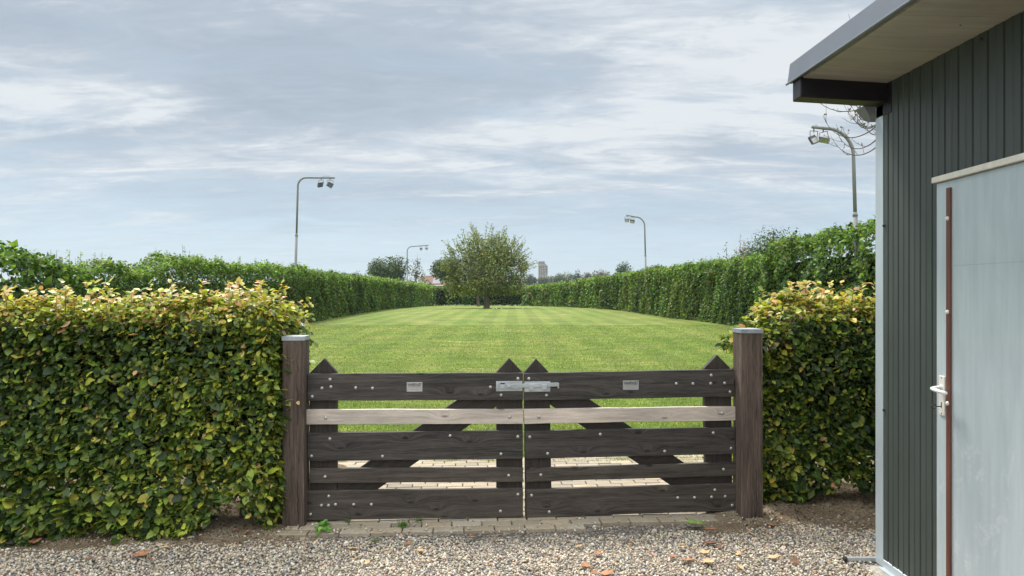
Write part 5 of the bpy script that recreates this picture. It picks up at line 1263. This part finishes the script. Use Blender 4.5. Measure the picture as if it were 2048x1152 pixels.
for i, (px, py, c, lab) in enumerate(small):
    o = protos[c] if not used[c] else protos[c].copy()
    if used[c]: COL.objects.link(o)
    used[c] = True
    x, y, z = ground_at(px, py); o.location = (x, y, z + .004); o.rotation_euler = (random.uniform(-.4, .4), random.uniform(-.4, .4), random.uniform(0, 6.28)); k = random.uniform(.8, 1.25); o.scale = (k, k, k)
    tag(o, lab, 'leaf', 'dead leaves scattered on the ground')

# weeds by the gate
def weed(name, label, px, py, n, h, spread, leafy):
    x, y, z = ground_at(px, py); root = empty(name, (x, y, z)); tag(root, label, 'weed'); P, N, T, S = [], [], [], []
    r = random.Random(px)
    if leafy:
        for i in range(n): a = r.uniform(0, 6.28); d = r.uniform(0, spread); P.append((d * math.cos(a), d * math.sin(a), r.uniform(.008, h))); T.append((math.cos(a), math.sin(a), .3)); N.append((-.3 * math.cos(a), -.5, 1)); S.append(r.uniform(.025, .045))
        n = len(P); leaves('foliage', np.array(P), np.array(N), np.array(T), np.array(S), pick(n, [(.10, .24, .04), (.16, .33, .05)], [.5, .5]), M['leaf_near'], root, True)
    else:
        V = []
        for i in range(n):
            a = r.uniform(0, 6.28); b = Vector((r.gauss(0, spread * .3), r.gauss(0, spread * .2), 0)); e = b + Vector((math.cos(a) * spread * r.random(), math.sin(a) * spread * .6 * r.random(), h * r.uniform(.5, 1))); w = Vector((math.sin(a), -math.cos(a), 0)) * .0018
            V.append([tuple(b - w), tuple(b + w), tuple(e)])
        V = np.array(V); repeat_mesh('blades', np.zeros((3, 3)), [(0, 1, 2)], V, M['leaf_near'], root, pick(n, [(.08, .17, .04), (.14, .24, .06)], [.5, .5]))
weed('weed', 'bright green leafy weed on the paving at the left gate post', 645, 1062, 34, .055, .035, True)
weed('grass_tuft', 'larger green grass tuft in a paving joint below the gate', 806, 1053, 130, .055, .06, False)
weed('grass_tuft', 'small grass tuft just right of the larger one', 840, 1042, 60, .03, .045, False)
weed('grass_tuft', 'tiny grass tuft at the gate near the left post', 694, 1044, 40, .03, .03, False)
weed('grass_tuft', 'flat green tuft where paving meets the gravel', 750, 1083, 60, .018, .05, False)
# leaf litter and twigs on the soil
def litter():
    n = 9000; x = np.concatenate([RNG.uniform(-3.8, -1.45, n // 2), RNG.uniform(1.6, 3.3, n // 2)]); y = 4.7 + RNG.random(n) * 1.3
    ok = y > np.interp(x, [-6, -3.2, -2, -1.45, 0, 1.5, 1.9, 2.6, 6], [4.6, 4.66, 4.75, 4.86, 4.88, 5.03, 5.14, 5.1, 5.1]) - .05; x, y = x[ok], y[ok]; n = len(x)
    z = np.array([sz(a, b) for a, b in zip(x, y)]) + RNG.uniform(.001, .010, n); P = np.stack([x, y, z], 1)
    S = RNG.lognormal(math.log(.014), .45, n)
    C = pick(n, [(.10, .07, .045), (.19, .14, .09), (.30, .23, .15), (.06, .045, .03)], [.3, .3, .2, .2], .2)
    o = leaves('leaf_litter', P, RNG.normal(0, .35, (n, 3)) + np.array([0, 0, 1]), RNG.normal(0, 1, (n, 3)), S, C, vcol_mat('litter', .95, 80, .2, 0, .1)); tag(o, 'fine brown leaf litter and crumbs of soil under the hedges', 'leaf litter', kind='stuff')
litter()

# ------------------------------------------------------------------ air
def haze(d):
    mb = MB(); mb.box(-3100, 3100, -75, 4050, -2.0, 37.5); m = bpy.data.materials.new('haze_air'); m.use_nodes = True; nt = m.node_tree; nt.nodes.clear()
    out = nt.nodes.new('ShaderNodeOutputMaterial'); v = nt.nodes.new('ShaderNodeVolumePrincipled'); v.inputs['Color'].default_value = (.80, .88, 1, 1); v.inputs['Density'].default_value = d; v.inputs['Anisotropy'].default_value = .2
    nt.links.new(v.outputs[0], out.inputs['Volume']); o = mb.build('haze', m); o['kind'] = 'stuff'; o['label'] = 'thin pale haze in the air over the fields'
haze(0.00017)
